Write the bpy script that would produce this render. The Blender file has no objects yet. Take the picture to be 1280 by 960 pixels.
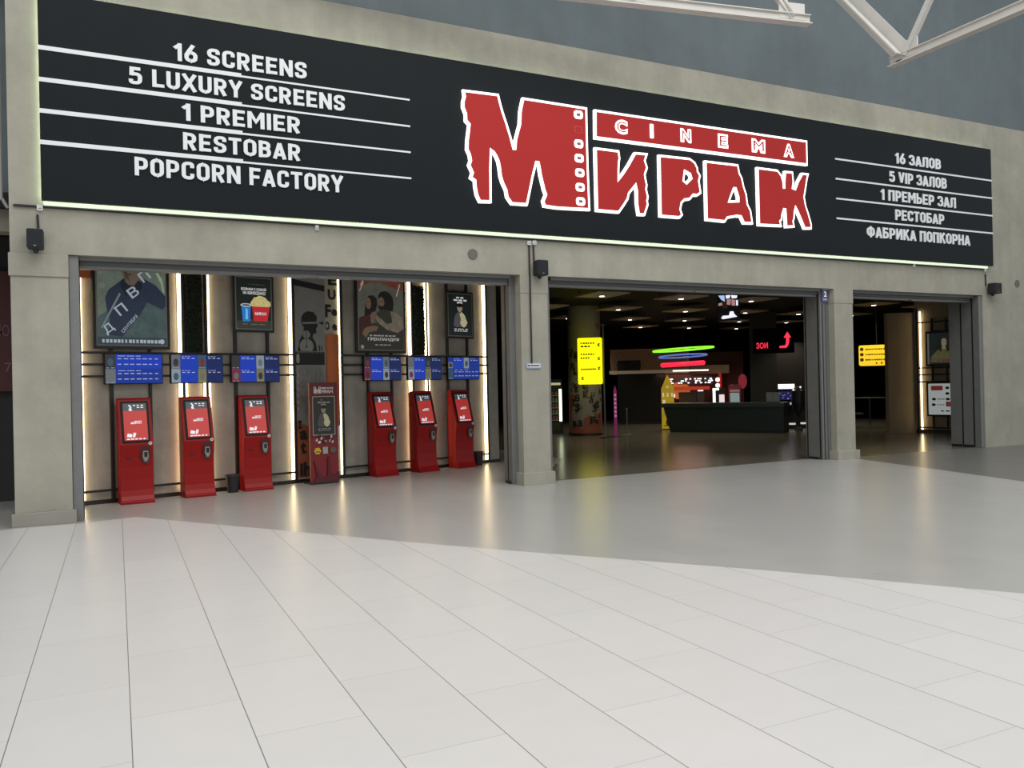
import bpy, bmesh, math, random
from mathutils import Vector, Matrix
random.seed(7)
SC = bpy.context.scene
COL = SC.collection

# ---------------------------------------------------------------- camera, world, lights, exposure
FPX, YAW, PITCH, ROLL, EYE = 1018.4, .45203, .002907, -.022127, 1.65
def cam_axes():
    cy, sy, cp, sp = math.cos(YAW), math.sin(YAW), math.cos(PITCH), math.sin(PITCH)
    fwd = Vector((sy*cp, cy*cp, sp)); r0 = Vector((cy, -sy, 0)); u0 = r0.cross(fwd)
    cr, sr = math.cos(ROLL), math.sin(ROLL)
    return cr*r0 + sr*u0, -sr*r0 + cr*u0, fwd
RT, UP, FW = cam_axes()
cd = bpy.data.cameras.new('camera'); cam = bpy.data.objects.new('camera', cd); COL.objects.link(cam)
cd.sensor_fit = 'HORIZONTAL'; cd.sensor_width = 36.0; cd.lens = 36.0*FPX/1280; cd.clip_end = 300
cam.matrix_world = Matrix(((RT.x, UP.x, -FW.x, 0), (RT.y, UP.y, -FW.y, 0), (RT.z, UP.z, -FW.z, EYE), (0, 0, 0, 1)))
SC.camera = cam
w = bpy.data.worlds.new('hall_daylight'); SC.world = w; w.use_nodes = True
wb = w.node_tree.nodes['Background']; wb.inputs[0].default_value = (.93, .965, 1, 1); wb.inputs[1].default_value = .66
sk = bpy.data.lights.new('skylight', 'AREA'); sk.shape = 'RECTANGLE'; sk.size = 26; sk.size_y = 12; sk.energy = 2650; sk.color = (1, .985, .96)
sko = bpy.data.objects.new('skylight', sk); COL.objects.link(sko); sko.location = (6, 1, 15)
vs = SC.view_settings; vs.view_transform = 'Standard'; vs.look = 'None'; vs.exposure = 0; vs.gamma = 1; vs.use_curve_mapping = False

# pixel -> point helpers (measured from the photograph's perspective)
def ray(x, y): return RT*((x-640)/FPX) - UP*((y-480)/FPX) + FW
O = Vector((0, 0, EYE))
def on_floor(x, y, z=0): d = ray(x, y); return O + d*((z-EYE)/d.z)
def on_y(x, y, Y): d = ray(x, y); return O + d*(Y/d.y)
def at_range(x, y, r): d = ray(x, y); return O + d*(r/math.hypot(d.x, d.y))
def at_x(x, y, X): d = ray(x, y); return O + d*(X/d.x)

# ---------------------------------------------------------------- materials
def srgb(r, g, b):
    f = lambda c: (c/255/12.92 if c/255 <= .04045 else ((c/255+.055)/1.055)**2.4)
    return (f(r), f(g), f(b))
MATS = {}
def mat(name, col, rough=.5, metal=0, emit=0, ecol=None, noise=0, nscale=3, spec=.5, bump=0):
    if name in MATS: return MATS[name]
    m = bpy.data.materials.new(name); m.use_nodes = True; nt = m.node_tree; b = nt.nodes['Principled BSDF']
    b.inputs['Base Color'].default_value = (*col, 1); b.inputs['Roughness'].default_value = rough
    b.inputs['Metallic'].default_value = metal; b.inputs['Specular IOR Level'].default_value = spec
    if emit:
        b.inputs['Emission Color'].default_value = (*(ecol or col), 1); b.inputs['Emission Strength'].default_value = emit
    if noise or bump:
        tc = nt.nodes.new('ShaderNodeTexCoord'); n = nt.nodes.new('ShaderNodeTexNoise')
        n.inputs['Scale'].default_value = nscale; n.inputs['Detail'].default_value = 6; n.inputs['Roughness'].default_value = .62
        nt.links.new(tc.outputs['Object'], n.inputs['Vector'])
        if noise:
            r = nt.nodes.new('ShaderNodeMapRange'); r.inputs[1].default_value = .3; r.inputs[2].default_value = .7
            r.inputs[3].default_value = 1-noise; r.inputs[4].default_value = 1+noise
            nt.links.new(n.outputs['Fac'], r.inputs[0])
            v = nt.nodes.new('ShaderNodeVectorMath'); v.operation = 'SCALE'; v.inputs[0].default_value = col
            nt.links.new(r.outputs[0], v.inputs['Scale']); nt.links.new(v.outputs[0], b.inputs['Base Color'])
        if bump:
            bp = nt.nodes.new('ShaderNodeBump'); bp.inputs['Strength'].default_value = bump; bp.inputs['Distance'].default_value = .02
            nt.links.new(n.outputs['Fac'], bp.inputs['Height']); nt.links.new(bp.outputs[0], b.inputs['Normal'])
    MATS[name] = m; return m

def concrete(name, col, streak=.10, blotch=.12, boards=0):
    m = bpy.data.materials.new(name); m.use_nodes = True; nt = m.node_tree; N = nt.nodes.new; L = nt.links.new
    b = nt.nodes['Principled BSDF']; b.inputs['Roughness'].default_value = .75; b.inputs['Specular IOR Level'].default_value = .3
    tc = N('ShaderNodeTexCoord')
    mp = N('ShaderNodeMapping'); mp.inputs['Scale'].default_value = (3.5, 3.5, .35); L(tc.outputs['Object'], mp.inputs[0])
    n1 = N('ShaderNodeTexNoise'); n1.inputs['Scale'].default_value = 1.4; n1.inputs['Detail'].default_value = 6; L(mp.outputs[0], n1.inputs['Vector'])
    n2 = N('ShaderNodeTexNoise'); n2.inputs['Scale'].default_value = 1.3; n2.inputs['Detail'].default_value = 9; n2.inputs['Roughness'].default_value = .7
    L(tc.outputs['Object'], n2.inputs['Vector'])
    def rng(s, a):
        r = N('ShaderNodeMapRange'); r.inputs[1].default_value = .3; r.inputs[2].default_value = .7; r.inputs[3].default_value = 1-a; r.inputs[4].default_value = 1+a
        L(s, r.inputs[0]); return r.outputs[0]
    mu = N('ShaderNodeMath'); mu.operation = 'MULTIPLY'; L(rng(n1.outputs['Fac'], streak), mu.inputs[0]); L(rng(n2.outputs['Fac'], blotch), mu.inputs[1])
    out = mu.outputs[0]
    v = N('ShaderNodeVectorMath'); v.operation = 'SCALE'; v.inputs[0].default_value = col; L(out, v.inputs['Scale']); L(v.outputs[0], b.inputs['Base Color'])
    bp = N('ShaderNodeBump'); bp.inputs['Strength'].default_value = .15; bp.inputs['Distance'].default_value = .01; L(n2.outputs['Fac'], bp.inputs['Height']); L(bp.outputs[0], b.inputs['Normal'])
    MATS[name] = m; return m

def tile_mat(name, col, var, grout, gw, rough, cross=.4):
    m = bpy.data.materials.new(name); m.use_nodes = True; nt = m.node_tree; N = nt.nodes.new; L = nt.links.new
    b = nt.nodes['Principled BSDF']; b.inputs['Roughness'].default_value = rough
    tc = N('ShaderNodeTexCoord'); sp = N('ShaderNodeSeparateXYZ'); L(tc.outputs['Object'], sp.inputs[0])
    def M(op, a, bb=None, c=None):
        n = N('ShaderNodeMath'); n.operation = op
        for i, x in enumerate((a, bb, c)):
            if x is None: continue
            if isinstance(x, (int, float)): n.inputs[i].default_value = x
            else: L(x, n.inputs[i])
        return n.outputs[0]
    u = M('DIVIDE', M('SUBTRACT', sp.outputs[0], .035), .5345); cu = M('FLOOR', u); fu = M('FRACT', u)
    odd = M('FLOORED_MODULO', cu, 2.0)
    v = M('DIVIDE', M('SUBTRACT', M('SUBTRACT', sp.outputs[1], 3.515), M('MULTIPLY', odd, .548)), 1.085); cv = M('FLOOR', v); fv = M('FRACT', v)
    du = M('MULTIPLY', M('MINIMUM', fu, M('SUBTRACT', 1.0, fu)), .5345); dv = M('MULTIPLY', M('MINIMUM', fv, M('SUBTRACT', 1.0, fv)), 1.085)
    g = M('MAXIMUM', M('LESS_THAN', du, gw), M('MULTIPLY', M('LESS_THAN', dv, gw), cross))
    cb = N('ShaderNodeCombineXYZ'); L(cu, cb.inputs[0]); L(cv, cb.inputs[1])
    wn = N('ShaderNodeTexWhiteNoise'); wn.noise_dimensions = '2D'; L(cb.outputs[0], wn.inputs['Vector'])
    n2 = N('ShaderNodeTexNoise'); n2.inputs['Scale'].default_value = 2.2; n2.inputs['Detail'].default_value = 8; n2.inputs['Roughness'].default_value = .65
    mp = N('ShaderNodeMapping'); mp.inputs['Scale'].default_value = (1, 2.2, 1); L(tc.outputs['Object'], mp.inputs[0]); L(mp.outputs[0], n2.inputs['Vector'])
    k = M('ADD', M('MULTIPLY', M('SUBTRACT', wn.outputs['Value'], .5), var), M('ADD', M('MULTIPLY', M('SUBTRACT', n2.outputs['Fac'], .5), var*2), 1.0))
    sc = N('ShaderNodeVectorMath'); sc.operation = 'SCALE'; sc.inputs[0].default_value = col; L(k, sc.inputs['Scale'])
    mx = N('ShaderNodeMix'); mx.data_type = 'RGBA'; L(g, mx.inputs[0]); L(sc.outputs[0], mx.inputs[6]); mx.inputs[7].default_value = (*grout, 1)
    L(mx.outputs[2], b.inputs['Base Color'])
    rr = M('ADD', rough, M('MULTIPLY', M('SUBTRACT', n2.outputs['Fac'], .5), .03)); L(rr, b.inputs['Roughness'])
    MATS[name] = m; return m

CONC = concrete('facade_concrete', (.352, .338, .278), .045, .15)
KCONC = concrete('textured_plaster', (.35, .32, .275), .12, .22)
UPW = concrete('painted_upper_wall', (.135, .163, .173), .03, .10)
BLACK = mat('black_metal', (.012, .011, .010), .45)
BLACKG = mat('black_gloss', (.008, .008, .009), .3, spec=.2)
STEEL = mat('galvanised_steel', (.20, .205, .20), .5, .35, noise=.08, nscale=4)
STEELD = mat('dark_steel', (.10, .105, .10), .5, .3)
PLINTH = mat('brushed_plinth', (.36, .34, .30), .32, .6, noise=.05)
PLASTIC = mat('black_plastic', (.014, .015, .017), .55)
WHITE = mat('white_plastic', (.72, .72, .70), .5)
LETTER = mat('letter_white', (.80, .82, .84), .5)
SIGNP = mat('sign_charcoal', (.011, .0145, .0165), .5, noise=.06, nscale=2, spec=.12)
LOGORED = mat('logo_red', (.40, .026, .024), .5, emit=.09, ecol=(.6, .03, .03), spec=.15)
NEON = mat('neon_white', (1, 1, 1), .5, emit=1.6, ecol=(1, .95, .93))
GLOW = mat('green_white_strip', (1, 1, 1), .5, emit=9, ecol=(.82, 1, .70))
GLOWL = mat('green_white_lens', (.5, .55, .45), .5, emit=.85, ecol=(.88, 1, .76))
LEDW = mat('warm_strip', (1, 1, 1), .5, emit=7.5, ecol=(1, .76, .42))
KRED = mat('kiosk_red', (.31, .007, .006), .36, noise=.03, spec=.25)
BAYSHADE = mat('bay_shade_maroon', (.07, .004, .004), .5)  # darkened red, carries the shade of the card recess
WHITEINK = mat('white_ink', (.8, .8, .8), .6, emit=.35, ecol=(1, 1, 1))
MOSS = mat('moss', (.012, .02, .008), .9, noise=.5, nscale=40, bump=.8)
LOBBY = mat('lobby_black', (.006, .008, .008), .7)
TRUSS = mat('truss_white', (.62, .60, .56), .5, noise=.04)

# ---------------------------------------------------------------- mesh helpers
class MB:
    def __init__(s): s.v = []; s.f = []; s.M = None
    def add(s, vs, fs):
        o = len(s.v)
        for p in vs:
            p = Vector(p); s.v.append(s.M @ p if s.M else p)
        s.f += [tuple(i+o for i in f) for f in fs]; return s
    def box(s, x0, x1, y0, y1, z0, z1):
        return s.add([(x0,y0,z0),(x1,y0,z0),(x1,y1,z0),(x0,y1,z0),(x0,y0,z1),(x1,y0,z1),(x1,y1,z1),(x0,y1,z1)],
                     [(3,2,1,0),(4,5,6,7),(0,1,5,4),(1,2,6,5),(2,3,7,6),(3,0,4,7)])
    def plate(s, pts, y0, y1):                      # polygon in x-z, from front y0 to back y1
        n = len(pts)
        if sum(pts[i][0]*pts[(i+1)%n][1]-pts[(i+1)%n][0]*pts[i][1] for i in range(n)) < 0: pts = pts[::-1]
        return s.add([(x,y0,z) for x,z in pts]+[(x,y1,z) for x,z in pts],
                     [tuple(range(n)), tuple(range(2*n-1,n-1,-1))]+[(i,n+i,n+(i+1)%n,(i+1)%n) for i in range(n)])
    def side(s, pts, x0, x1):                       # polygon in y-z, swept along x
        n = len(pts)
        return s.add([(x0,y,z) for y,z in pts]+[(x1,y,z) for y,z in pts],
                     [tuple(range(n)), tuple(range(2*n-1,n-1,-1))]+[(i,n+i,n+(i+1)%n,(i+1)%n) for i in range(n)])
    def cyl(s, p0, p1, r0, r1=None, n=16):
        r1 = r0 if r1 is None else r1; p0, p1 = Vector(p0), Vector(p1); d = (p1-p0).normalized()
        a = d.orthogonal().normalized(); b = d.cross(a); vs = []
        for p, r in ((p0, r0), (p1, r1)):
            vs += [p+(a*math.cos(t)+b*math.sin(t))*r for t in [2*math.pi*i/n for i in range(n)]]
        return s.add(vs, [tuple(range(n-1,-1,-1)), tuple(range(n,2*n))]+[(i,(i+1)%n,n+(i+1)%n,n+i) for i in range(n)])
    def bar(s, p0, p1, wd, ht, up=(0,0,1)):
        p0, p1 = Vector(p0), Vector(p1); d = (p1-p0).normalized(); r = d.cross(Vector(up)).normalized(); u = r.cross(d)
        vs = [p+r*a*wd/2+u*b*ht/2 for p in (p0,p1) for a,b in ((-1,-1),(1,-1),(1,1),(-1,1))]
        return s.add(vs, [(3,2,1,0),(4,5,6,7),(0,1,5,4),(1,2,6,5),(2,3,7,6),(3,0,4,7)])
    def lathe(s, prof, c=(0,0), n=24):
        vs = [(c[0]+r*math.cos(2*math.pi*i/n), c[1]+r*math.sin(2*math.pi*i/n), z) for r,z in prof for i in range(n)]
        fs = [(k*n+i, k*n+(i+1)%n, (k+1)*n+(i+1)%n, (k+1)*n+i) for k in range(len(prof)-1) for i in range(n)]
        return s.add(vs, fs)
    def build(s, name, m, parent=None, bevel=0, smooth=False):
        me = bpy.data.meshes.new(name); me.from_pydata([tuple(p) for p in s.v], [], s.f)
        bm = bmesh.new(); bm.from_mesh(me); bmesh.ops.recalc_face_normals(bm, faces=bm.faces); bm.to_mesh(me); bm.free()
        return link(name, me, m, parent, bevel, smooth)
def link(name, me, m, parent=None, bevel=0, smooth=False):
    me.materials.clear(); me.materials.append(m); o = bpy.data.objects.new(name, me); COL.objects.link(o)
    if parent: o.parent = parent
    if bevel:
        b = o.modifiers.new('bevel', 'BEVEL'); b.width = bevel; b.segments = 2; b.limit_method = 'ANGLE'
    if smooth:
        for p in me.polygons: p.use_smooth = True
    return o
def B(x0,x1,y0,y1,z0,z1): return MB().box(x0,x1,y0,y1,z0,z1)
def tag(o, label, cat, group=None):
    o['label'] = label; o['category'] = cat
    if group: o['group'] = group
    return o
def thing(name, label, cat, loc=(0,0,0), rz=0, group=None):
    o = bpy.data.objects.new(name, None); COL.objects.link(o); o.empty_display_size = .1
    o.location = loc; o.rotation_euler = (0,0,rz); return tag(o, label, cat, group)
def struct(o): o['kind'] = 'structure'; return o
def copy_thing(src, loc, rz, label, group=None):
    def cp(o, par):
        c = o.copy(); COL.objects.link(c); c.parent = par
        for ch in o.children: cp(ch, c)
        return c
    r = cp(src, None); r.location = loc; r.rotation_euler = (0,0,rz); r['label'] = label
    if group: r['group'] = group
    return r
def curve_mesh(cu):
    o = bpy.data.objects.new('tmp', cu); COL.objects.link(o); dg = bpy.context.evaluated_depsgraph_get()
    me = bpy.data.meshes.new_from_object(o.evaluated_get(dg)); bpy.data.objects.remove(o); bpy.data.curves.remove(cu); return me
def xz(me, depth, y):                                # flat curve mesh (x,y) -> plate in x-z with its front at y
    zs = [v.co.z for v in me.vertices]; a, b = min(zs), max(zs)
    for v in me.vertices:
        t = (v.co.z-a)/(b-a) if b > a else 0
        v.co = (v.co.x, y+depth*(1-t), v.co.y)
    return me
def text_mesh(s, x0, x1, z0, z1, y, depth=.01, bold=.0, res=3):
    cu = bpy.data.curves.new('t', 'FONT'); cu.body = s; cu.extrude = .05; cu.offset = bold; cu.resolution_u = res; cu.align_x = 'LEFT'; cu.space_line = .95
    me = curve_mesh(cu); xs = [v.co.x for v in me.vertices]; ys = [v.co.y for v in me.vertices]
    for v in me.vertices:
        v.co.x = x0+(v.co.x-min(xs))/(max(xs)-min(xs))*(x1-x0); v.co.y = z0+(v.co.y-min(ys))/(max(ys)-min(ys))*(z1-z0)
    return xz(me, depth, y)
def shape_mesh(loops, y, depth, offset=0):
    cu = bpy.data.curves.new('s', 'CURVE'); cu.dimensions = '2D'; cu.fill_mode = 'BOTH'; cu.extrude = .05; cu.offset = offset
    for L in loops:
        sp = cu.splines.new('POLY'); sp.points.add(len(L)-1); sp.use_cyclic_u = True
        for p, q in zip(sp.points, L): p.co = (q[0], q[1], 0, 1)
    return xz(curve_mesh(cu), depth, y)
def ccw(L):
    a = sum(L[i][0]*L[(i+1)%len(L)][1]-L[(i+1)%len(L)][0]*L[i][1] for i in range(len(L)))
    return L if a > 0 else L[::-1]
def ell(cx, cz, rx, rz, n=20, a0=0, a1=2*math.pi, rot=0):
    full = abs(a1-a0-2*math.pi) < 1e-6; k = n if full else n+1; out = []
    for i in range(k):
        t = a0+(a1-a0)*i/n; x, z = rx*math.cos(t), rz*math.sin(t)
        out.append((cx+x*math.cos(rot)-z*math.sin(rot), cz+x*math.sin(rot)+z*math.cos(rot)))
    return out
def rrect(x0, x1, z0, z1, r, n=5):
    out = []
    for cx, cz, a in ((x1-r,z1-r,0),(x0+r,z1-r,90),(x0+r,z0+r,180),(x1-r,z0+r,270)):
        for i in range(n+1): t = math.radians(a+90*i/n); out.append((cx+r*math.cos(t), cz+r*math.sin(t)))
    return out

# ---------------------------------------------------------------- floor
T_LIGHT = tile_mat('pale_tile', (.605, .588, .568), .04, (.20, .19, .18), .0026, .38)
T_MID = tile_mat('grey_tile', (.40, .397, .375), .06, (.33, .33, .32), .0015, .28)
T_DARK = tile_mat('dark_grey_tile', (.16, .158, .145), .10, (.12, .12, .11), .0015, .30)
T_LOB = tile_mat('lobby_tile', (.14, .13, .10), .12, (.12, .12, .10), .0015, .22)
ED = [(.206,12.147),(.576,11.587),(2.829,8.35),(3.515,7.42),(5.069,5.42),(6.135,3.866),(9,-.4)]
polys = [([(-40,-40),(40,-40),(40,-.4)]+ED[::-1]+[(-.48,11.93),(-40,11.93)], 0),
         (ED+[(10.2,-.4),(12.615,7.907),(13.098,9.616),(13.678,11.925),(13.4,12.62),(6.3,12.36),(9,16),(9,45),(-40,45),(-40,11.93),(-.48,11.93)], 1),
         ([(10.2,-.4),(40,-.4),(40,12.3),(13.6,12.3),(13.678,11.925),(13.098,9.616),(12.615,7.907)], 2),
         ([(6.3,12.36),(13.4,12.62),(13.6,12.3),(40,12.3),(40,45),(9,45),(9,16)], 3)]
me = bpy.data.meshes.new('floor'); vs, fs, mi = [], [], []
for L, k in polys:
    fs.append(tuple(range(len(vs), len(vs)+len(L)))); vs += [(x,y,0) for x,y in L]; mi.append(k)
me.from_pydata(vs, [], fs)
for m_ in (T_LIGHT, T_MID, T_DARK, T_LOB): me.materials.append(m_)
for p, k in zip(me.polygons, mi): p.material_index = k
bm = bmesh.new(); bm.from_mesh(me)
for f in bm.faces:
    if f.normal.z < 0: f.normal_flip()
bm.to_mesh(me); bm.free()
fl = bpy.data.objects.new('floor', me); COL.objects.link(fl); struct(fl)

# ---------------------------------------------------------------- facade and shell
WY = 12.12
f = MB(); f.box(-1.19,-.54,WY,12.75,0,3.505); f.box(6.075,6.585,WY,12.75,0,3.505); f.box(13.262,13.79,WY,12.75,0,3.505)
f.box(17.97,34,WY,12.75,0,7.48); f.box(-1.19,17.97,WY,12.75,3.505,7.48)
struct(f.build('wall_front', CONC))
struct(B(-1.21,-.535,12.10,12.3,3.205,3.5).build('trim_1', CONC, bevel=.006))
struct(B(6.07,6.595,12.112,12.3,3.205,3.505).build('trim_2', CONC))
struct(B(13.255,13.80,12.112,12.3,3.215,3.505).build('trim_3', CONC))
struct(B(-1.22,-.495,12.03,12.4,0,.172).build('trim_4', PLINTH, bevel=.004))
struct(B(6.035,6.63,12.05,12.5,0,.205).build('trim_5', CONC, bevel=.004))
struct(B(13.21,13.835,12.05,12.5,0,.18).build('trim_6', CONC, bevel=.004))
struct(B(-12,34,12.35,13.2,7.48,14).build('wall_upper', UPW))
struct(B(-12,-1.19,12.9,13.2,4.4,7.5).build('wall_upper_left', UPW))
DARKW = mat('dark_wall', (.03, .032, .03), .8)
struct(B(-12,-1.25,15.2,15.4,0,4.4).build('wall_left', DARKW))
struct(B(-12,-1.19,12.9,13.2,3.9,4.4).build('trim_8', mat('beige_band', (.22,.20,.16), .7)))
CEIL = mat('ceiling_black', (.006, .007, .007), .8)
struct(B(-12,34,12.75,42,4.2,4.4).build('ceiling', CEIL))
struct(B(6.5,34,41,41.3,0,4.2).build('wall_back', LOBBY))
struct(B(33,33.3,12.75,41,0,4.2).build('wall_right', LOBBY))

# kiosk wall: runs back at an angle behind the first opening
KA = math.radians(16.91); K0 = on_floor(107, 632); KU = Vector((math.cos(KA), math.sin(KA), 0)); KN = Vector((-math.sin(KA), math.cos(KA), 0))
def kpos(s, off=0, z=0): return K0 + KU*s - KN*off + Vector((0,0,z))
wk = B(-.62, 8.36, 0, .35, 0, 4.2).build('wall_kiosk', KCONC); wk.location = K0; wk.rotation_euler = (0,0,KA); struct(wk)
sk_ = B(-.62, 8.37, -.02, .36, 0, .065).build('baseboard_kiosk', BLACK); sk_.location = K0; sk_.rotation_euler = (0,0,KA); struct(sk_)
wl2 = B(7.1, 7.4, 16.6, 41, 0, 4.2).build('wall_lobby', LOBBY); struct(wl2)

# ---------------------------------------------------------------- cinema sign
SY = 11.98
sign = thing('cinema_sign', 'long black cinema sign board with red logo and white text above the openings', 'sign', (0,SY,0))
B(-.82,18.185,0,.07,4.17,6.855).build('sign_panel', SIGNP, sign, bevel=.004)
for x in (0,3,6,9,12,15,17.8): B(x,x+.06,.07,.14,4.3,6.75).build('standoff', STEELD, sign)
B(-.80,18.10,.075,.135,4.128,4.169).build('light_strip', GLOWL, sign)['label'] = 'pale green lit lens along the lower edge of the sign'
g = MB(); g.box(-.79,18.1,.085,.10,4.19,4.22); g.box(-.81,-.785,.085,.10,4.2,6.8); g.box(-.6,18.1,.085,.10,6.80,6.825)
o = g.build('light_strip', GLOW, sign); o['label'] = 'glowing greenish white light strip behind the sign edge'
def sline(u, v): p = on_y(u, v, SY); return p.x, p.z
def rounded(P, r, closed=False, n=7):
    out = []; N_ = len(P)
    for i, p in enumerate(P):
        if not closed and i in (0, N_-1): out.append(p); continue
        a_, b_ = P[i-1], P[(i+1) % N_]; va = Vector((a_[0]-p[0], a_[1]-p[1])); vb = Vector((b_[0]-p[0], b_[1]-p[1]))
        q = min(r, va.length*.5, vb.length*.5)
        if q < .01 or r == 0: out.append(p); continue
        A_ = Vector(p)+va.normalized()*q; C_ = Vector(p)+vb.normalized()*q; pp = Vector(p)
        for k in range(n+1):
            t = k/n; v = A_*(1-t)**3+(A_+(pp-A_)*.6)*3*t*(1-t)**2+(C_+(pp-C_)*.6)*3*t*t*(1-t)+C_*t**3; out.append((v.x, v.y))
    return out
def ribbon(mb, P, wd, closed, y0, y1, f):
    N_ = len(P); Lf, Rt = [], []
    for i in range(N_):
        p = Vector(P[i]); a_ = Vector(P[i-1]) if (closed or i > 0) else None; b_ = Vector(P[(i+1) % N_]) if (closed or i < N_-1) else None
        d1 = (p-a_).normalized() if a_ is not None else None; d2 = (b_-p).normalized() if b_ is not None else None
        d1 = d1 or d2; d2 = d2 or d1; n1 = Vector((-d1.y, d1.x)); n2 = Vector((-d2.y, d2.x)); m_ = (n1+n2).normalized(); k = min(1/max(m_.dot(n1), .35), 1.6)*wd/2
        Lf.append(f(p+m_*k)); Rt.append(f(p-m_*k))
    vs = [(x,y0,z) for x,z in Lf]+[(x,y0,z) for x,z in Rt]+[(x,y1,z) for x,z in Lf]+[(x,y1,z) for x,z in Rt]; fs = []
    for i in range(N_ if closed else N_-1):
        j = (i+1) % N_; fs += [(i,j,N_+j,N_+i), (2*N_+i,3*N_+i,3*N_+j,2*N_+j), (i,2*N_+i,2*N_+j,j), (N_+i,N_+j,3*N_+j,3*N_+i)]
    if not closed: fs += [(0,N_,3*N_,2*N_), (N_-1,3*N_-1,4*N_-1,2*N_-1)]
    mb.add(vs, fs)
_a, _b, _t, _l, _m = .10, .46, .90, .10, .50
ST = ([(_a,0),(_a,1)],0,0)
LOWB = ([(_a,.55),(_b,.55),(_b,_l),(_a,_l)],.18,0)
GL = {'1': (.34,[([(.03,.70),(.24,.91),(.24,.91)],0,0),([(.24,0),(.24,1)],0,0)]), '5': (.56,[([(.48,.905),(.14,.905),(.13,.50)],0,0),([(.13,.60),(_b,.60),(_b,.10),(_a,.10),(_a,.29)],.18,0)]), '6': (.56,[([(_a,_l),(_b,_l),(_b,.56),(_a,.56)],.18,1),([(_a,.34),(.16,.56),(.38,1.0)],.05,0)]),
 'S': (.56,[([(_b,.68),(_b,.90),(_a,.90),(_a,.53),(_b,.48),(_b,.10),(_a,.10),(_a,.32)],.18,0)]), 'C': (.56,[([(_b,.66),(_b,.90),(_a,.90),(_a,.10),(_b,.10),(_b,.34)],.20,0)]), 'R': (.58,[ST,([(_a,.90),(_b,.90),(_b,.46),(_a,.46)],.19,0),([(.27,.48),(.48,0)],0,0)]),
 'E': (.53,[ST,([(_a,.9),(.51,.9)],0,0),([(_a,.5),(.46,.5)],0,0),([(_a,.1),(.51,.1)],0,0)]), 'N': (.62,[ST,([(.52,0),(.52,1)],0,0),([(_a,.97),(.52,.03)],0,0)]), 'L': (.50,[ST,([(_a,.1),(.50,.1)],0,0)]), 'U': (.58,[([(_a,1),(_a,.10),(.48,.10),(.48,1)],.19,0)]),
 'X': (.60,[([(.06,0),(.54,1)],0,0),([(.06,1),(.54,0)],0,0)]), 'Y': (.58,[([(.06,1),(.29,.44)],0,0),([(.52,1),(.29,.44)],0,0),([(.29,.5),(.29,0)],0,0)]), 'P': (.56,[ST,([(_a,.90),(_b,.90),(_b,.42),(_a,.42)],.19,0)]), 'M': (.74,[ST,([(.64,0),(.64,1)],0,0),([(_a,.97),(.37,.40),(.64,.97)],0,0)]),
 'I': (.20,[ST]), 'T': (.56,[([(.01,.9),(.55,.9)],0,0),([(.28,0),(.28,.9)],0,0)]), 'O': (.58,[([(_a,_l),(.48,_l),(.48,_t),(_a,_t)],.20,1)]), 'B': (.56,[ST,([(_a,.9),(.44,.9),(.44,.53),(_a,.53)],.16,0),([(_a,.53),(_b,.53),(_b,_l),(_a,_l)],.18,0)]), 'A': (.60,[([(.08,0),(.30,.95)],0,0),([(.52,0),(.30,.95)],0,0),([(.15,.26),(.45,.26)],0,0)]),
 'F': (.52,[ST,([(_a,.9),(.51,.9)],0,0),([(_a,.48),(.46,.48)],0,0)]), 'V': (.58,[([(.07,1),(.29,.05)],0,0),([(.51,1),(.29,.05)],0,0)]), 'З': (.54,[([(.08,.70),(.08,.9),(.43,.9),(.43,.53),(.20,.53)],.17,0),([(.20,.52),(_b,.52),(_b,_l),(.08,_l),(.08,.30)],.17,0)]), 'Л': (.60,[([(.0,.09),(.13,.10),(.16,.9),(.50,.9)],.05,0),([(.50,0),(.50,1)],0,0)]),
 'П': (.60,[ST,([(_a,.9),(.50,.9)],0,0),([(.50,0),(.50,1)],0,0)]), 'Ь': (.56,[ST,LOWB]), 'Б': (.56,[ST,([(_a,.9),(.50,.9)],0,0),LOWB]), 'Ф': (.74,[([(.37,0),(.37,1)],0,0),([(_a,.20),(.64,.20),(.64,.82),(_a,.82)],.22,1)]), 'И': (.62,[ST,([(.52,0),(.52,1)],0,0),([(_a,.03),(.52,.97)],0,0)]),
 'К': (.60,[ST,([(.14,.46),(.50,1)],0,0),([(.26,.60),(.53,0)],0,0)]), 'Н': (.60,[ST,([(.50,0),(.50,1)],0,0),([(_a,.5),(.50,.5)],0,0)])}
for c_, l_ in zip('АЕОРСТМВ', 'AEOPCTMB'): GL[c_] = GL[l_]
def sign_text(s, x0, x1, z0, z1):
    gap, space = .075, .30; tot = sum(space if c == ' ' else GL[c][0]+gap for c in s)-gap; kx = (x1-x0)/tot; hz = z1-z0; X = 0
    for word in s.split(' '):
        mb = MB(); q = 0
        for c in word:
            w_, strokes = GL[c]
            for P, r, cl in strokes:
                P = [p for i, p in enumerate(P) if i == 0 or p != P[i-1]]; P = rounded(P, r, cl) if r else P; q += 1
                ribbon(mb, P, .172, cl, -.02-.0004*(q % 5), 0, lambda p, X=X: (x0+(X+p[0])*kx, z0+p[1]*hz))
            X += w_+gap
        mb.build('sign_word', LETTER, sign); X += space
TX = [('16 SCREENS',.79,2.59,6.204,6.444),('5 LUXURY SCREENS',.22,3.145,5.803,6.038),('1 PREMIER',.88,2.48,5.396,5.63),('RESTOBAR',.88,2.475,4.995,5.232),('POPCORN FACTORY',.27,3.09,4.585,4.833)]
TR = [('16 ЗАЛОВ',14.985,16.43,6.214,6.44),('5 VIP ЗАЛОВ',14.79,16.61,5.803,6.035),('1 ПРЕМЬЕР ЗАЛ',14.52,16.905,5.40,5.63),('РЕСТОБАР',14.945,16.50,5.005,5.23),('ФАБРИКА ПОПКОРНА',14.08,17.36,4.59,4.82)]
for L in TX+TR: sign_text(*L)
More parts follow.
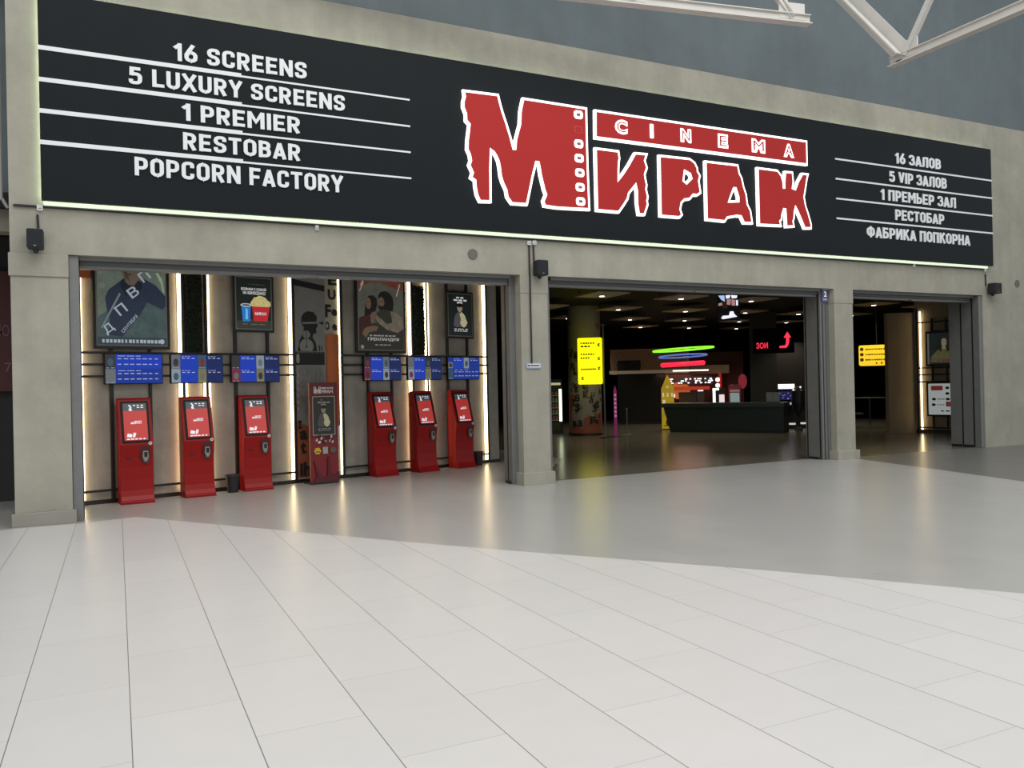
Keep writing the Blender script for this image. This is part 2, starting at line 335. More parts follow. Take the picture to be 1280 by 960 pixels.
for z in (6.127, 5.717, 5.315, 4.912):
    B(-.82,1.67,-.012,0,z-.028,z+.028).build('rule_line', LETTER, sign); B(1.67,4.16,-.012,0,z-.026,z).build('rule_line', LETTER, sign)
for z in (6.13, 5.726, 5.323, 4.92): B(13.23,18.185,-.012,0,z-.017,z+.017).build('rule_line', LETTER, sign)
def c1(L): return [sline(570+u/5.647, 105+v/5.647) for u,v in L]
def c2(L): return [sline(730+u/6.4, 130+v/6.4) for u,v in L]
def c3(L): return [sline(870+u/6.4, 150+v/6.4) for u,v in L]
M_ = c1([(47,55),(287,85),(300,140),(318,205),(345,285),(360,335),(375,385),(395,462),(408,462),(412,400),(425,350),(441,290),(445,200),(455,150),(464,110),(908,180),(912,400),(918,600),(930,890),(800,884),(700,878),(615,865),(606,830),(625,785),(612,750),(605,720),(588,650),(580,600),(572,560),(555,558),(545,600),(530,660),(510,760),(490,855),(385,848),(365,820),(352,800),(345,755),(320,700),(306,655),(298,590),(290,550),(275,515),(258,488),(237,472),(233,600),(235,835),(160,833),(138,785),(128,730),(125,685),(97,665),(108,630),(84,577),(95,545),(88,505),(70,465),(72,400),(80,340),(85,290),(62,265),(60,215),(42,170),(42,130),(52,95)])
I_ = c2([(80,362),(262,385),(270,440),(265,470),(262,530),(262,608),(300,560),(345,490),(395,400),(488,408),(472,460),(490,515),(472,570),(478,610),(487,650),(483,690),(497,750),(490,780),(495,810),(470,890),(425,888),(412,800),(410,700),(400,652),(365,695),(345,720),(335,765),(300,820),(265,870),(92,855)])
R_ = c2([(590,420),(830,445),(870,475),(892,520),(893,545),(913,580),(903,620),(918,715),(890,735),(860,730),(830,765),(790,770),(765,795),(755,850),(770,890),(750,912),(600,900)])
RH = c2([(790,540),(835,565),(845,600),(805,640),(780,620)])
A_ = c3([(62,338),(318,368),(330,430),(350,470),(365,540),(385,600),(395,680),(420,730),(435,830),(370,828),(345,775),(310,772),(235,785),(215,815),(72,800)])
AH = c3([(285,552),(303,552),(325,620),(325,655),(248,657),(260,620)])
ZH = c3([(478,390),(635,410),(665,450),(680,500),(683,545),(692,545),(692,500),(698,420),(755,425),(762,500),(755,550),(778,560),(800,500),(835,435),(880,440),(870,480),(855,580),(848,620),(860,690),(880,750),(905,840),(905,870),(855,870),(830,810),(800,740),(780,700),(770,740),(768,790),(760,815),(768,855),(708,858),(705,800),(700,720),(685,718),(672,760),(668,800),(655,815),(665,850),(490,842)])
BAR = c2([(78,60)])+c3([(868,178),(872,362)])+c2([(80,275)])
for nm, loops, lab in (('logo_letter',[M_],'big ragged red letter М with a film strip edge'),('logo_letter',[I_],'ragged red letter И'),('logo_letter',[R_,RH],'ragged red letter Р'),('logo_letter',[A_,AH],'ragged red letter А'),('logo_letter',[ZH],'ragged red letter Ж'),('logo_bar',[BAR],'red bar carrying the word CINEMA')):
    loops = [ccw(L) for L in loops]
    base = link(nm, shape_mesh(loops, -.05, .05, .020), NEON, sign); base['label'] = lab
    link('red_face', shape_mesh(loops, -.062, .012, -.023), LOGORED, base)
    if lab.startswith('big'):
        for i, (u, v) in enumerate([(850,225),(851,330),(853,430),(856,531),(860,633),(863,735),(866,835)]):
            k = 1-.08*i/6; q = [sline(570+a/5.647, 105+c/5.647) for a, c in ((u-31,v),(u+31,v),(u,v-29),(u,v+29))]
            x0, x1, z0, z1 = q[0][0], q[1][0], q[3][1], q[2][1]; cx = (x0+x1)/2; cz = (z0+z1)/2; hw = (x1-x0)/2; hz = (z1-z0)/2
            if i == 1:
                link('film_hole', shape_mesh([rrect(cx-hw*.82,cx+hw*.82,cz-hz*.82,cz+hz*.82,.03)], -.064, .01), mat('unlit_pink', (.62,.12,.11), .5), base)
                link('film_hole_core', shape_mesh([rrect(cx-hw*.72,cx+hw*.72,cz-hz*.72,cz+hz*.72,.025)], -.067, .01), LOGORED, base)
            else:
                link('film_hole', shape_mesh([rrect(x0,x1,z0,z1,.05)], -.067, .01), NEON, base)
                link('film_hole_core', shape_mesh([rrect(cx-hw*.45,cx+hw*.45,cz-hz*.36,cz+hz*.36,.02)], -.070, .01), mat('hole_core', (.25,.12,.12), .5), base)
    if nm == 'logo_bar':
        for ch, fn, (u0,u1,v0,v1) in (('C',c2,(232,330,135,250)),('I',c2,(512,536,170,282)),('N',c2,(755,838,208,316)),('E',c3,(158,236,122,232)),('M',c3,(428,532,162,270)),('A',c3,(682,762,200,306))):
            p = fn([(u0,(v0+v1)/2),(u1,(v0+v1)/2),((u0+u1)/2,v0),((u0+u1)/2,v1)]); x0, x1, z0, z1 = p[0][0], p[1][0], p[3][1], p[2][1]
            if ch == 'I':
                link('neon_letter', shape_mesh([rrect(x0-.005,x1+.005,z0,z1,.015)], -.072, .012), NEON, base)
                link('letter_core', shape_mesh([rrect(x0+.03,x1-.03,z0+.035,z1-.035,.004)], -.076, .012), LOGORED, base)
            else:
                link('neon_letter', text_mesh(ch, x0, x1, z0, z1, -.072, .012, .075), NEON, base)
                link('letter_core', text_mesh(ch, x0+.035, x1-.035, z0+.035, z1-.035, -.076, .012, -.006), LOGORED, base)

# cable run, boxes, speakers on the facade
def fthing(name, label, cat, x, z, group=None, y=WY): return thing(name, label, cat, (x,y,z), 0, group)
c = MB(); c.cyl((-1.14,WY-.02,4.106),(18.08,WY-.02,4.106),.016,n=8)
tag(c.build('cable', PLASTIC), 'long black cable along the wall just under the lit lower edge of the sign', 'cable')
c = MB(); c.cyl((6.25,WY-.02,4.02),(6.25,WY-.02,3.49),.014,n=8).cyl((6.25,WY-.025,3.5),(6.25,WY-.025,2.03),.014,n=8)
tag(c.build('cable', PLASTIC), 'black cable running down the middle pillar', 'cable')
def jbox(x, z, label, wd=.07):
    t = fthing('junction_box', label, 'junction box', x, z, 'white junction boxes under the sign')
    B(-wd/2,wd/2,-.04,0,-.03,.04).build('box_body', WHITE, t, bevel=.004); B(-.02,.02,-.043,-.04,-.008,-.002).build('box_marking', BLACK, t)
jbox(-.845, 4.085, 'small white junction box above the speaker on the left pillar'); jbox(6.25, 4.035, 'white junction box over the cable of the middle pillar')
jbox(6.348, 4.045, 'white junction box directly above the middle speaker'); jbox(18.055, 4.085, 'small white junction box above the speaker by the right corner of the sign')
jbox(2.717, 4.06, 'tiny white box under the sign above the kiosk posters', .05); jbox(15.66, 4.075, 'tiny white box under the sign above the third opening', .05)
def speaker(x, z, w_, h_, cab, label):
    t = fthing('speaker', label, 'speaker', x, z, 'black wall speakers on the facade')
    MB().plate(rrect(-w_/2,w_/2,-h_/2,h_/2,.02),-.22,-.05).build('cabinet', PLASTIC, t, bevel=.006)
    MB().plate(rrect(-w_/2+.012,w_/2-.012,-h_/2+.015,h_/2-.015,.015),-.228,-.22).build('grille', mat('grille_cloth', (.01,.013,.018), .8, bump=.4, nscale=300), t)
    m_ = MB(); m_.box(-.03,.03,-.06,0,-.05,.05); m_.cyl((0,-.05,-h_/2+.01),(0,-.1,-h_/2-.025),.03,n=10); m_.build('wall_bracket', BLACK, t)
    B(-.012,.012,-.231,-.228,-h_/2+.03,-h_/2+.038).build('badge', mat('badge_silver', (.6,.6,.6), .3, .8), t)
    c = MB(); c.cyl((cab,-.02,h_/2-.05),(cab-.01,-.02,4.0-z),.014,n=8); c.build('speaker_cable', PLASTIC, t)
speaker(-.895, 3.66, .185, .25, .03, 'black wall speaker above the left concrete pillar')
speaker(6.40, 3.61, .20, .255, -.06, 'black wall speaker above the middle concrete pillar')
speaker(18.22, 3.655, .25, .245, -.14, 'black wall speaker at the right end below the sign corner')
for x, z, lab in ((5.229,3.803,'round dark patch on the concrete beam left of the middle pillar'),(19.253,3.822,'round dark patch on the concrete at the right edge')):
    t = fthing('cover_plate', lab, 'plate', x, z); MB().cyl((0,-.012,0),(0,.0,0),.085,n=24).build('disc', mat('patch_grey', (.14,.135,.12), .8), t)
t = fthing('wall_plate', 'small white and blue plate at the end of the cable on the middle pillar', 'sign', 6.29, 1.988, None, WY)
B(-.135,.135,-.02,0,-.045,.045).build('plate', mat('plate_blue', (.35,.45,.60), .4), t); B(-.115,.115,-.023,-.02,-.028,.03).build('label_face', WHITE, t); B(-.07,.10,-.025,-.023,-.008,.012).build('print', mat('ink_dark', (.03,.03,.05), .6), t)
B(-.11,-.08,-.025,-.023,-.015,.02).build('print_mark', mat('ink_blue', (.05,.1,.3), .6), t)
t = thing('number_plate', 'purple plate with a white number 2 at the top of the third pillar', 'sign', (13.14,12.266,3.38), 0)
B(-.085,.085,-.03,0,-.14,.14).build('plate', mat('plate_violet', (.11,.10,.25), .4), t); link('numeral', text_mesh('2', -.03, .04, -.03, .08, -.034, .004, .02), WHITEINK, t)
B(-.06,.06,-.033,-.03,-.10,-.07).build('print', mat('ink_pale', (.45,.45,.6), .6), t); B(-.07,.07,-.033,-.03,.10,.125).build('print', MATS['ink_pale'], t)

# shutter guides and shutter boxes
def guide(label, x0, x1, y0, y1, grooves=(), face=-1):
    t = thing('shutter_guide', label, 'shutter guide', (x0, y0, 0), 0, 'roller shutter guides')
    W_, D_ = x1-x0, y1-y0
    B(0,W_,0,D_,0.0,3.502).build('channel', STEEL, t, bevel=.006)
    for gy in grooves:
        (B(-.006,.004,gy-.016,gy+.016,.01,3.5) if face < 0 else B(W_-.004,W_+.006,gy-.016,gy+.016,.01,3.5)).build('groove', BLACK, t)
    return t, W_, D_
guide('grey steel shutter guide beside the left concrete pillar', -.537, -.42, 12.16, 12.66, (.22,), 1)
t, W_, D_ = guide('grey steel shutter guide on the left side of the middle pillar', 5.967, 6.072, 12.33, 12.66, (.17,))
B(-.008,0,.06,.27,.0,.05).build('foot', BLACK, t)
guide('narrow grey shutter guide on the right side of the middle pillar', 6.588, 6.72, 12.3, 12.5)
t, W_, D_ = guide('grey steel shutter guide on the left side of the third pillar', 13.02, 13.259, 12.27, 12.72, (.06,.40))
B(-.008,0,.1,.36,.0,.05).build('foot', BLACK, t); B(.05,.07,-.006,0,.0,3.2).build('seam', BLACK, t); B(.14,.155,-.006,0,.0,3.2).build('seam', STEELD, t)
t, W_, D_ = guide('wide grey shutter guide of three panels on the right wall of the third opening', 17.857, 17.967, 12.14, 12.9, (.17,.45))
B(-.008,0,.19,.43,.0,.055).build('foot', BLACK, t); B(-.008,0,.48,.74,.0,.055).build('foot', BLACK, t)
def shutter(label, x0, x1):
    x0 += .006; x1 -= .024
    t = thing('roller_shutter', label, 'roller shutter', (x0, 12.24, 0), 0, 'rolled up shutters in the openings'); L_ = x1-x0
    B(0,L_,0,.04,3.455,3.505).build('rail', STEEL, t); B(0,L_,.07,.30,3.40,3.505).build('housing', STEELD, t, bevel=.008); B(0,L_,.10,.22,3.355,3.40).build('bottom_bar', STEEL, t)
    B(L_*.5,L_*.5+.14,.06,.12,3.35,3.375).build('latch', STEEL, t)
shutter('rolled up grey shutter over the kiosk opening', -.42, 5.97); shutter('rolled up grey shutter over the wide lobby opening', 6.72, 13.03); shutter('rolled up grey shutter over the narrow right opening', 13.79, 17.86)

# ---------------------------------------------------------------- left neighbour strip
t = thing('shop_sign', 'dark red shop sign panel left of the left pillar', 'sign', (-3.6,15.2,0))
B(0,2.3,-.12,0,1.75,3.65).build('sign_panel', mat('shop_red', (.085,.008,.010), .5), t)
link('sign_mark', text_mesh('Ю', 1.96, 2.09, 2.62, 2.80, -.125, .005, 0), mat('pale_print', (.2,.12,.12), .6), t); link('sign_mark', text_mesh('7', 2.02, 2.11, 2.05, 2.20, -.125, .005, 0), MATS['pale_print'], t)
c = MB(); c.cyl((-1.30,12.3,4.2),(-1.30,12.3,9),.03,n=10); c.cyl((-1.30,12.3,4.25),(-1.22,12.3,4.1),.02,n=8); c.build('pipe', mat('pipe_grey',(.3,.3,.28),.5))
tag(bpy.data.objects['pipe'], 'thin grey pipe climbing the left edge of the facade', 'pipe')
t = thing('vent_louvre', 'dark louvre panel at the upper left edge beside the facade', 'vent', (-2.6,12.9,5.0))
B(0,1.0,-.06,0,0,1.0).build('frame', STEELD, t)
for i in range(6): B(.06,.94,-.08,-.06,.1+i*.14,.16+i*.14).build('slat', STEEL, t)

# ---------------------------------------------------------------- kiosk wall fittings
BULB = 0
def kthing(name, label, cat, s, off=0, z=0, rz=0, group=None): return thing(name, label, cat, kpos(s, off+.003, z), KA+rz, group)
def frame_unit(label, uprights, s0, s1):
    t = kthing('rail_frame', label, 'wall frame', s0, 0, 0, 0, 'black rail frames on the kiosk wall')
    for s, wd, z0, z1 in uprights: B(s-s0-wd/2, s-s0+wd/2, -.05, 0, z0, z1).build('upright', BLACK, t)
    for z in (.205, 1.94, 2.12, 2.30): B(0, s1-s0, -.064, -.0505, z-.018, z+.018).build('rail', BLACK, t)
frame_unit('black metal rail frame on the wall behind the three left kiosks', [(.39,.05,.06,4.1),(.965,.04,.06,4.1),(1.49,.045,.06,4.1),(1.875,.04,.06,4.1),(2.37,.05,.06,4.1),(2.955,.045,.06,4.1),(3.452,.05,.06,4.1)], -.6, 3.478)
frame_unit('black metal rail frame on the wall behind the three right kiosks', [(4.43,.05,.06,4.1),(5.0,.04,.06,4.1),(5.545,.035,.06,4.1),(6.055,.04,.06,4.1),(6.42,.04,.06,4.1),(6.95,.045,.06,4.1),(7.485,.04,.06,4.1),(8.02,.05,.06,4.1)], 4.405, 8.045)
def strip(s, wd, z0, z1, label):
    t = kthing('light_strip', label, 'light strip', s, 0, 0, 0, 'warm light strips on the kiosk wall')
    B(-wd/2,wd/2,-.008,0,z0,z1).build('channel', BLACK, t); B(-wd/2+.004,wd/2-.004,-.05,-.008,z0,z1).build('diffuser', LEDW, t)
strip(-.03,.04,.08,4.05,'warm light strip at the left end of the kiosk wall beside the shutter guide')
strip(1.44,.05,.08,4.05,'bright warm light strip right of the leftmost poster')
strip(1.535,.03,.08,1.92,'short warm light strip behind the second kiosk, left side')
strip(1.835,.03,.08,1.92,'short warm light strip behind the second kiosk, right side')
strip(1.915,.03,.08,4.05,'thin warm light strip just right of the left moss panel')
strip(3.395,.05,.08,4.05,'bright warm light strip left of the lettered column')
strip(4.3835,.026,.08,4.05,'bright warm light strip right of the lettered column behind the red standee')
strip(5.99,.055,.08,4.05,'bright warm light strip between the film poster and the right moss panel')
strip(6.385,.025,.08,4.05,'thin warm light strip at the right side of the right moss panel')
strip(6.455,.025,.08,4.05,'thin warm light strip left of the small popcorn man poster')
strip(7.965,.06,.08,4.05,'bright warm light strip at the right end of the kiosk wall')
def moss(s0, s1, z0, z1, label):
    t = MB(); nx, nz = 14, 60
    vs = []; 
    for j in range(nz+1):
        for i in range(nx+1):
            e = i in (0,nx) or j in (0,nz)
            vs.append((( s1-s0)*i/nx+random.uniform(-.006,.006), -.02 if e else -.035-random.random()*.05, z0+(z1-z0)*j/nz+random.uniform(-.01,.01)))
    n = len(vs); vs += [(0,0,z0),(s1-s0,0,z0),(s1-s0,0,z1),(0,0,z1)]
    fs = [(j*(nx+1)+i, j*(nx+1)+i+1, (j+1)*(nx+1)+i+1, (j+1)*(nx+1)+i) for j in range(nz) for i in range(nx)]
    fs += [tuple([n]+[j*(nx+1) for j in range(nz+1)]+[n+3]), tuple([n+1]+[j*(nx+1)+nx for j in range(nz+1)]+[n+2]), (n,n+1,n+2,n+3)]
    t.add(vs, fs); o = t.build('moss_panel', MOSS); o.location = kpos(s0, .003); o.rotation_euler = (0,0,KA); tag(o, label, 'moss panel', 'dark moss panels on the kiosk wall')
moss(1.52,1.82,2.32,4.05,'tall dark green moss panel between the leftmost poster and the popcorn poster')
moss(6.085,6.37,2.32,3.72,'tall dark green moss panel between the film couple poster and the popcorn man poster')
t = kthing('cornice_block', 'small orange block at the top left corner of the kiosk wall', 'block', -.2, 0, 3.42); B(0,.32,-.06,0,0,.5).build('block', mat('orange_paint', (.45,.12,.03), .6), t)

# ---- posters
def poster(label, s, z0, w_, h_, bg, lit, ft=.045):
    t = kthing('poster', label, 'poster', s, .055, z0, 0, 'framed posters on the kiosk wall')
    B(0,w_,-.04,0,0,h_).build('frame', BLACK, t, bevel=.006)
    B(ft,w_-ft,-.046,-.04,ft,h_-ft).build('mount', mat('mount_grey', (.25,.24,.22), .5), t)
    p = B(ft+.02,w_-ft-.02,-.05,-.046,ft+.02,h_-ft-.02).build('print', bg, t)
    return t, p
class Art:
    def __init__(s, par, ox, oz, w_, h_, y): s.p = par; s.ox = ox; s.oz = oz; s.w = w_; s.h = h_; s.y = y; s.k = 0
    def T(s, pts): return [(s.ox+x*s.w, s.oz+z*s.h) for x, z in pts]
    def shape(s, name, pts, m):
        s.k += 1; y = s.y-.0006*s.k; return MB().plate(s.T(pts), y, y+.0006*s.k).build(name, m, s.p)
    def text(s, name, txt, x0, x1, z0, z1, m, bold=.02, rot=0):
        s.k += 1; a, c = s.T([(x0,z0),(x1,z1)]); me = text_mesh(txt, a[0], c[0], a[1], c[1], s.y-.0006*s.k-.001, .001, bold)
        if rot:
            cx, cz = (a[0]+c[0])/2, (a[1]+c[1])/2
            for v in me.vertices:
                x, z = v.co.x-cx, v.co.z-cz; v.co.x = cx+x*math.cos(rot)-z*math.sin(rot); v.co.z = cz+x*math.sin(rot)+z*math.cos(rot)
        return link(name, me, m, s.p)
    def dashes(s, name, x0, x1, z, h, m, n=8, seed=1):
        rnd = random.Random(seed); b = MB(); s.k += 1; y = s.y-.0006*s.k; x = x0; st = (x1-x0)/n
        for i in range(n):
            q = s.T([(x+st*.08,z),(x+st*rnd.uniform(.6,.92),z+h)]); b.box(q[0][0],q[1][0],y,y+.0006*s.k,q[0][1],q[1][1]); x += st
            if n <= 3 and i < n-1: b.build(name, m, s.p); b = MB()
        return b.build(name, m, s.p)
def ink(name, c, e=.0): return mat('ink_'+name, c, .55, emit=e, ecol=c)
# large left poster
t, p = poster('large framed poster of a dark navy figure with diagonal letters, leftmost on the kiosk wall', .125, 2.36, 1.14, 1.62, mat('art_sage', (.17,.21,.17), .5, emit=.22, ecol=(.2,.26,.22), noise=.35, nscale=5), 1)
a = Art(p, .065, .065, 1.01, 1.49, -.05)
a.shape('ground', [(0,0),(1,0),(1,.42),(.7,.55),(.4,.4),(.15,.35),(0,.28)], mat('art_teal', (.09,.14,.14), .5, emit=.2, ecol=(.09,.15,.16), noise=.4, nscale=6))
nv = mat('art_navy', (.03,.045,.085), .5, emit=.2, ecol=(.03,.045,.09), noise=.25, nscale=8)
a.shape('coat', [(.14,.10),(.34,.08),(.60,.30),(.72,.45),(.95,.38),(1,.42),(1,.52),(.86,.63),(.70,.69),(.40,.70),(.30,.64),(.16,.56),(.11,.48),(.13,.36),(.17,.25)], nv)
[a.shape('foliage', ell(x,z,r1,r2,9,rot=q), ink('leaf%d' % (i%3), ((.22,.27,.20),(.13,.17,.13),(.26,.29,.24))[i%3], .2)) for i,(x,z,r1,r2,q) in enumerate(((.07,.95,.05,.09,.3),(.17,.88,.06,.05,.8),(.05,.78,.05,.08,0),(.14,.72,.04,.06,.5),(.26,.95,.06,.05,.2),(.07,.60,.05,.03,.1),(.93,.90,.05,.09,.2)))]; sk1 = ink('skin', (.20,.16,.11), .2)
a.shape('neck', [(.40,0.630),(.60,0.610),(.64,0.690),(.62,0.750),(.40,0.750)], sk1); a.shape('face', ell(.48,0.790,.14,.13), sk1); a.shape('jaw_side', [(.36,0.790),(.40,0.690),(.47,0.660),(.44,0.730),(.42,0.810)], ink('tan_dark', (.11,.085,.06), .15)); a.shape('mouth', [(.43,0.725),(.49,0.720),(.49,0.732),(.43,0.737)], ink('mouth', (.08,.05,.04), .1)); a.shape('nose', [(.44,0.760),(.47,0.755),(.46,0.810)], ink('tan_dark', (.11,.085,.06), .15)); a.shape('lapel', [(.36,0.680),(.46,0.610),(.42,0.490),(.33,0.610)], ink('navy_dark', (.015,.025,.05), .15)); a.shape('lapel', [(.60,0.680),(.52,0.610),(.58,0.510),(.66,0.630)], ink('navy_dark', (.015,.025,.05), .15)); a.shape('hair', ell(.50,0.880,.17,.09), ink('hair', (.03,.025,.02), .1))
pl = ink('pale_blue', (.50,.58,.68), .3)
for ch, x, z in (('Д',.14,.15),('П',.32,.355),('В',.50,.54),('П',.67,.715)):
    a.text('title_letter', ch, x-.065, x+.085, z-.042, z+.062, pl, .012, math.radians(38))
a.text('title_letter', 'СЕНТЯБРЯ', .28, .62, .20, .235, pl, .01, math.radians(50))
a.shape('film_strip', [(.04,.17),(.06,.16),(.33,.52),(.31,.535)], ink('strip_grey', (.25,.32,.34), .2))
a.shape('glow_edge', [(.83,.80),(.93,.66),(.96,.56),(.98,.56),(.95,.70),(.85,.81)], ink('pale_green', (.4,.5,.35), .3))
a.shape('caption_band', [(0,0),(1,0),(1,.075),(0,.075)], ink('band_slate', (.05,.08,.10), .2)); a.dashes('caption', .05, .92, .018, .035, pl, 16, 3); a.shape('caption_badge', ell(.93,.037,.035,.026), pl)
# popcorn poster
t, p = poster('small framed poster with a red popcorn bucket and a blue drink cup', 2.315, 2.68, .745, .985, mat('art_black', (.012,.018,.015), .4, emit=.3, ecol=(.012,.02,.016)), 1, .04)
a = Art(p, .06, .06, .625, .865, -.05)
a.shape('shelf', [(0,0),(1,0),(1,.16),(.6,.2),(0,.14)], ink('shelf', (.05,.06,.045), .3))
a.text('slogan', 'ВОЗЬМИ С СОБОЙ', .14, .86, .755, .82, WHITEINK, .03); a.text('slogan', 'НА КИНОСЕАНС!', .19, .84, .675, .74, WHITEINK, .03); a.dashes('small_print', .35, .85, .87, .015, ink('dim', (.12,.13,.12), .2), 5)
a.shape('cup', [(.17,.14),(.38,.14),(.40,.45),(.14,.45)], ink('cup_blue', (.02,.16,.50), .7)); a.shape('cup_shine', [(.25,.18),(.31,.18),(.31,.38),(.26,.40)], ink('cup_sky', (.15,.5,.8), .7)); a.shape('cup_rim', ell(.27,.46,.16,.035), ink('rim', (.55,.6,.65), .5)); a.shape('cup_lid', ell(.27,.46,.12,.02), ink('lid', (.12,.15,.18), .3))
a.shape('bucket', [(.49,.15),(.88,.15),(.96,.45),(.44,.45)], ink('bucket_red', (.50,.02,.03), .6)); a.shape('popcorn_heap', [(.38,.47),(.42,.54),(.46,.57),(.50,.62),(.58,.63),(.64,.66),(.74,.65),(.84,.62),(.90,.57),(.98,.54),(.99,.47),(.95,.44),(.45,.44)], mat('art_popcorn', (.62,.54,.22), .6, emit=.5, ecol=(.62,.54,.22), noise=.4, nscale=40))
a.text('bucket_logo', 'МИРАЖ', .52, .86, .27, .33, WHITEINK, .03); a.dashes('price_line', .15, .85, .08, .012, ink('tan', (.3,.28,.2), .2), 3)
# film poster with couple
t, p = poster('large framed film poster of two embracing figures under a reddish sky', 4.71, 2.35, 1.15, 1.52, mat('art_storm', (.12,.13,.105), .5, emit=.25, ecol=(.13,.14,.11), noise=.4, nscale=4), 1)
a = Art(p, .065, .065, 1.02, 1.39, -.05)
a.shape('sky', [(0,1),(1,1),(1,.84),(.75,.87),(.5,.93),(.25,.92),(0,.84)], mat('art_ember', (.22,.065,.04), .5, emit=.2, ecol=(.25,.07,.045), noise=.4, nscale=5))
for q in ([(.04,.88),(.14,1),(.18,1),(.06,.87)],[(.84,.76),(.92,.93),(.95,.93),(.86,.75)],[(.02,.80),(.10,.92),(.12,.91),(.03,.79)]): a.shape('streak', q, ink('streak', (.55,.45,.35), .3))
dk = ink('umber', (.022,.019,.016), .15); sk2 = ink('flesh', (.22,.14,.095), .2)
a.shape('ground', [(0,0),(1,0),(1,.45),(.6,.4),(.2,.35),(0,.42)], ink('earth', (.05,.045,.035), .2))
a.shape('hair', [(.12,.42),(.14,.58),(.16,.67),(.22,.74),(.32,.75),(.40,.71),(.41,.62),(.36,.52),(.30,.42)], dk); a.shape('face', ell(.215,.635,.058,.078), sk2); a.shape('eye', ell(.195,.655,.014,.007,8), dk); a.shape('eye', ell(.238,.655,.014,.007,8), dk); a.shape('mouth', ell(.21,.595,.016,.006,8), ink('lip', (.16,.06,.05), .1))
a.shape('hair', [(.44,.75),(.48,.80),(.58,.82),(.68,.80),(.76,.74),(.78,.64),(.76,.55),(.62,.52),(.50,.60)], dk); a.shape('face', ell(.50,.645,.07,.09), sk2); a.shape('beard', [(.43,.63),(.46,.605),(.54,.605),(.57,.64),(.565,.58),(.52,.55),(.47,.55),(.435,.58)], dk); a.shape('eye', ell(.475,.67,.015,.007,8), dk); a.shape('eye', ell(.53,.67,.015,.007,8), dk); a.shape('hair_fringe', [(.43,.70),(.47,.735),(.55,.73),(.58,.69),(.58,.76),(.44,.76)], dk)
a.shape('jacket', [(.38,.50),(.50,.56),(.72,.55),(.80,.46),(.74,.34),(.50,.33),(.36,.40)], ink('jacket', (.045,.05,.035), .2))
a.shape('sleeve', [(.70,.54),(.86,.52),(.98,.44),(1,.30),(.86,.24),(.62,.28),(.44,.36),(.34,.44),(.36,.49),(.50,.42),(.62,.36),(.74,.38)], mat('art_khaki', (.28,.24,.18), .6, emit=.15, ecol=(.3,.25,.19), noise=.35, nscale=10))
a.shape('hand', ell(.31,.46,.085,.055,rot=.6), sk2); a.shape('arm', [(.06,.22),(.12,.30),(.30,.33),(.42,.32),(.38,.26),(.22,.24),(.14,.16)], sk2)
a.shape('sweater', [(.02,.16),(.02,.44),(.12,.46),(.24,.48),(.26,.34),(.10,.28)], ink('maroon', (.07,.028,.022), .2))
a.text('title', 'ГРЕНЛАНДИЯ', .18, .88, .115, .165, ink('title', (.6,.62,.6), .35), .02); a.dashes('names', .22, .82, .185, .018, ink('names', (.4,.42,.4), .3), 7); a.dashes('release', .34, .72, .06, .012, MATS['ink_names'], 4); a.shape('age_badge', ell(.06,.035,.035,.028), ink('age', (.35,.35,.33), .2))
# popcorn man poster
t, p = poster('small framed dark poster of a man hugging a heap of popcorn', 6.885, 2.68, .74, .985, mat('art_night', (.012,.017,.015), .4, emit=.3, ecol=(.012,.02,.018)), 1, .04)
def popman(a, dim=1.0, pre=''):
    wi = WHITEINK if dim == 1 else ink('grey_white', (.32,.31,.28), 0)
    a.dashes('slogan', .32, .68, .90, .035, wi, 2, 5); a.dashes('slogan', .20, .84, .835, .04, wi, 3, 6); a.dashes('slogan', .34, .70, .765, .05, wi, 1, 7)
    gm = ink('coat_grey'+pre, (.13*dim,.12*dim,.14*dim), .3*dim)
    a.shape('coat', [(.20,.25),(.24,.40),(.28,.50),(.40,.57),(.56,.57),(.66,.48),(.60,.22),(.30,.20)], gm); a.shape('face', ell(.48,.665,.11,.095), ink('flesh2'+pre, (.45*dim,.36*dim,.27*dim), .3*dim)); a.shape('cap', ell(.48,.735,.14,.05), ink('cap', (.015,.015,.015), 0))
    pm = mat('art_corn'+pre, (.62*dim,.58*dim,.34*dim), .6, emit=.4*dim, ecol=(.62,.58,.34), noise=.4, nscale=50)
    a.shape('popcorn_heap', [(.46,.52),(.54,.57),(.62,.54),(.70,.48),(.74,.40),(.80,.32),(.74,.24),(.66,.20),(.56,.22),(.48,.30),(.52,.40)], pm)
    a.dashes('small_print', .22, .84, .145, .02, wi, 4, 8); a.dashes('small_print', .22, .84, .10, .02, wi, 5, 9)
popman(Art(p, .06, .06, .62, .865, -.05))

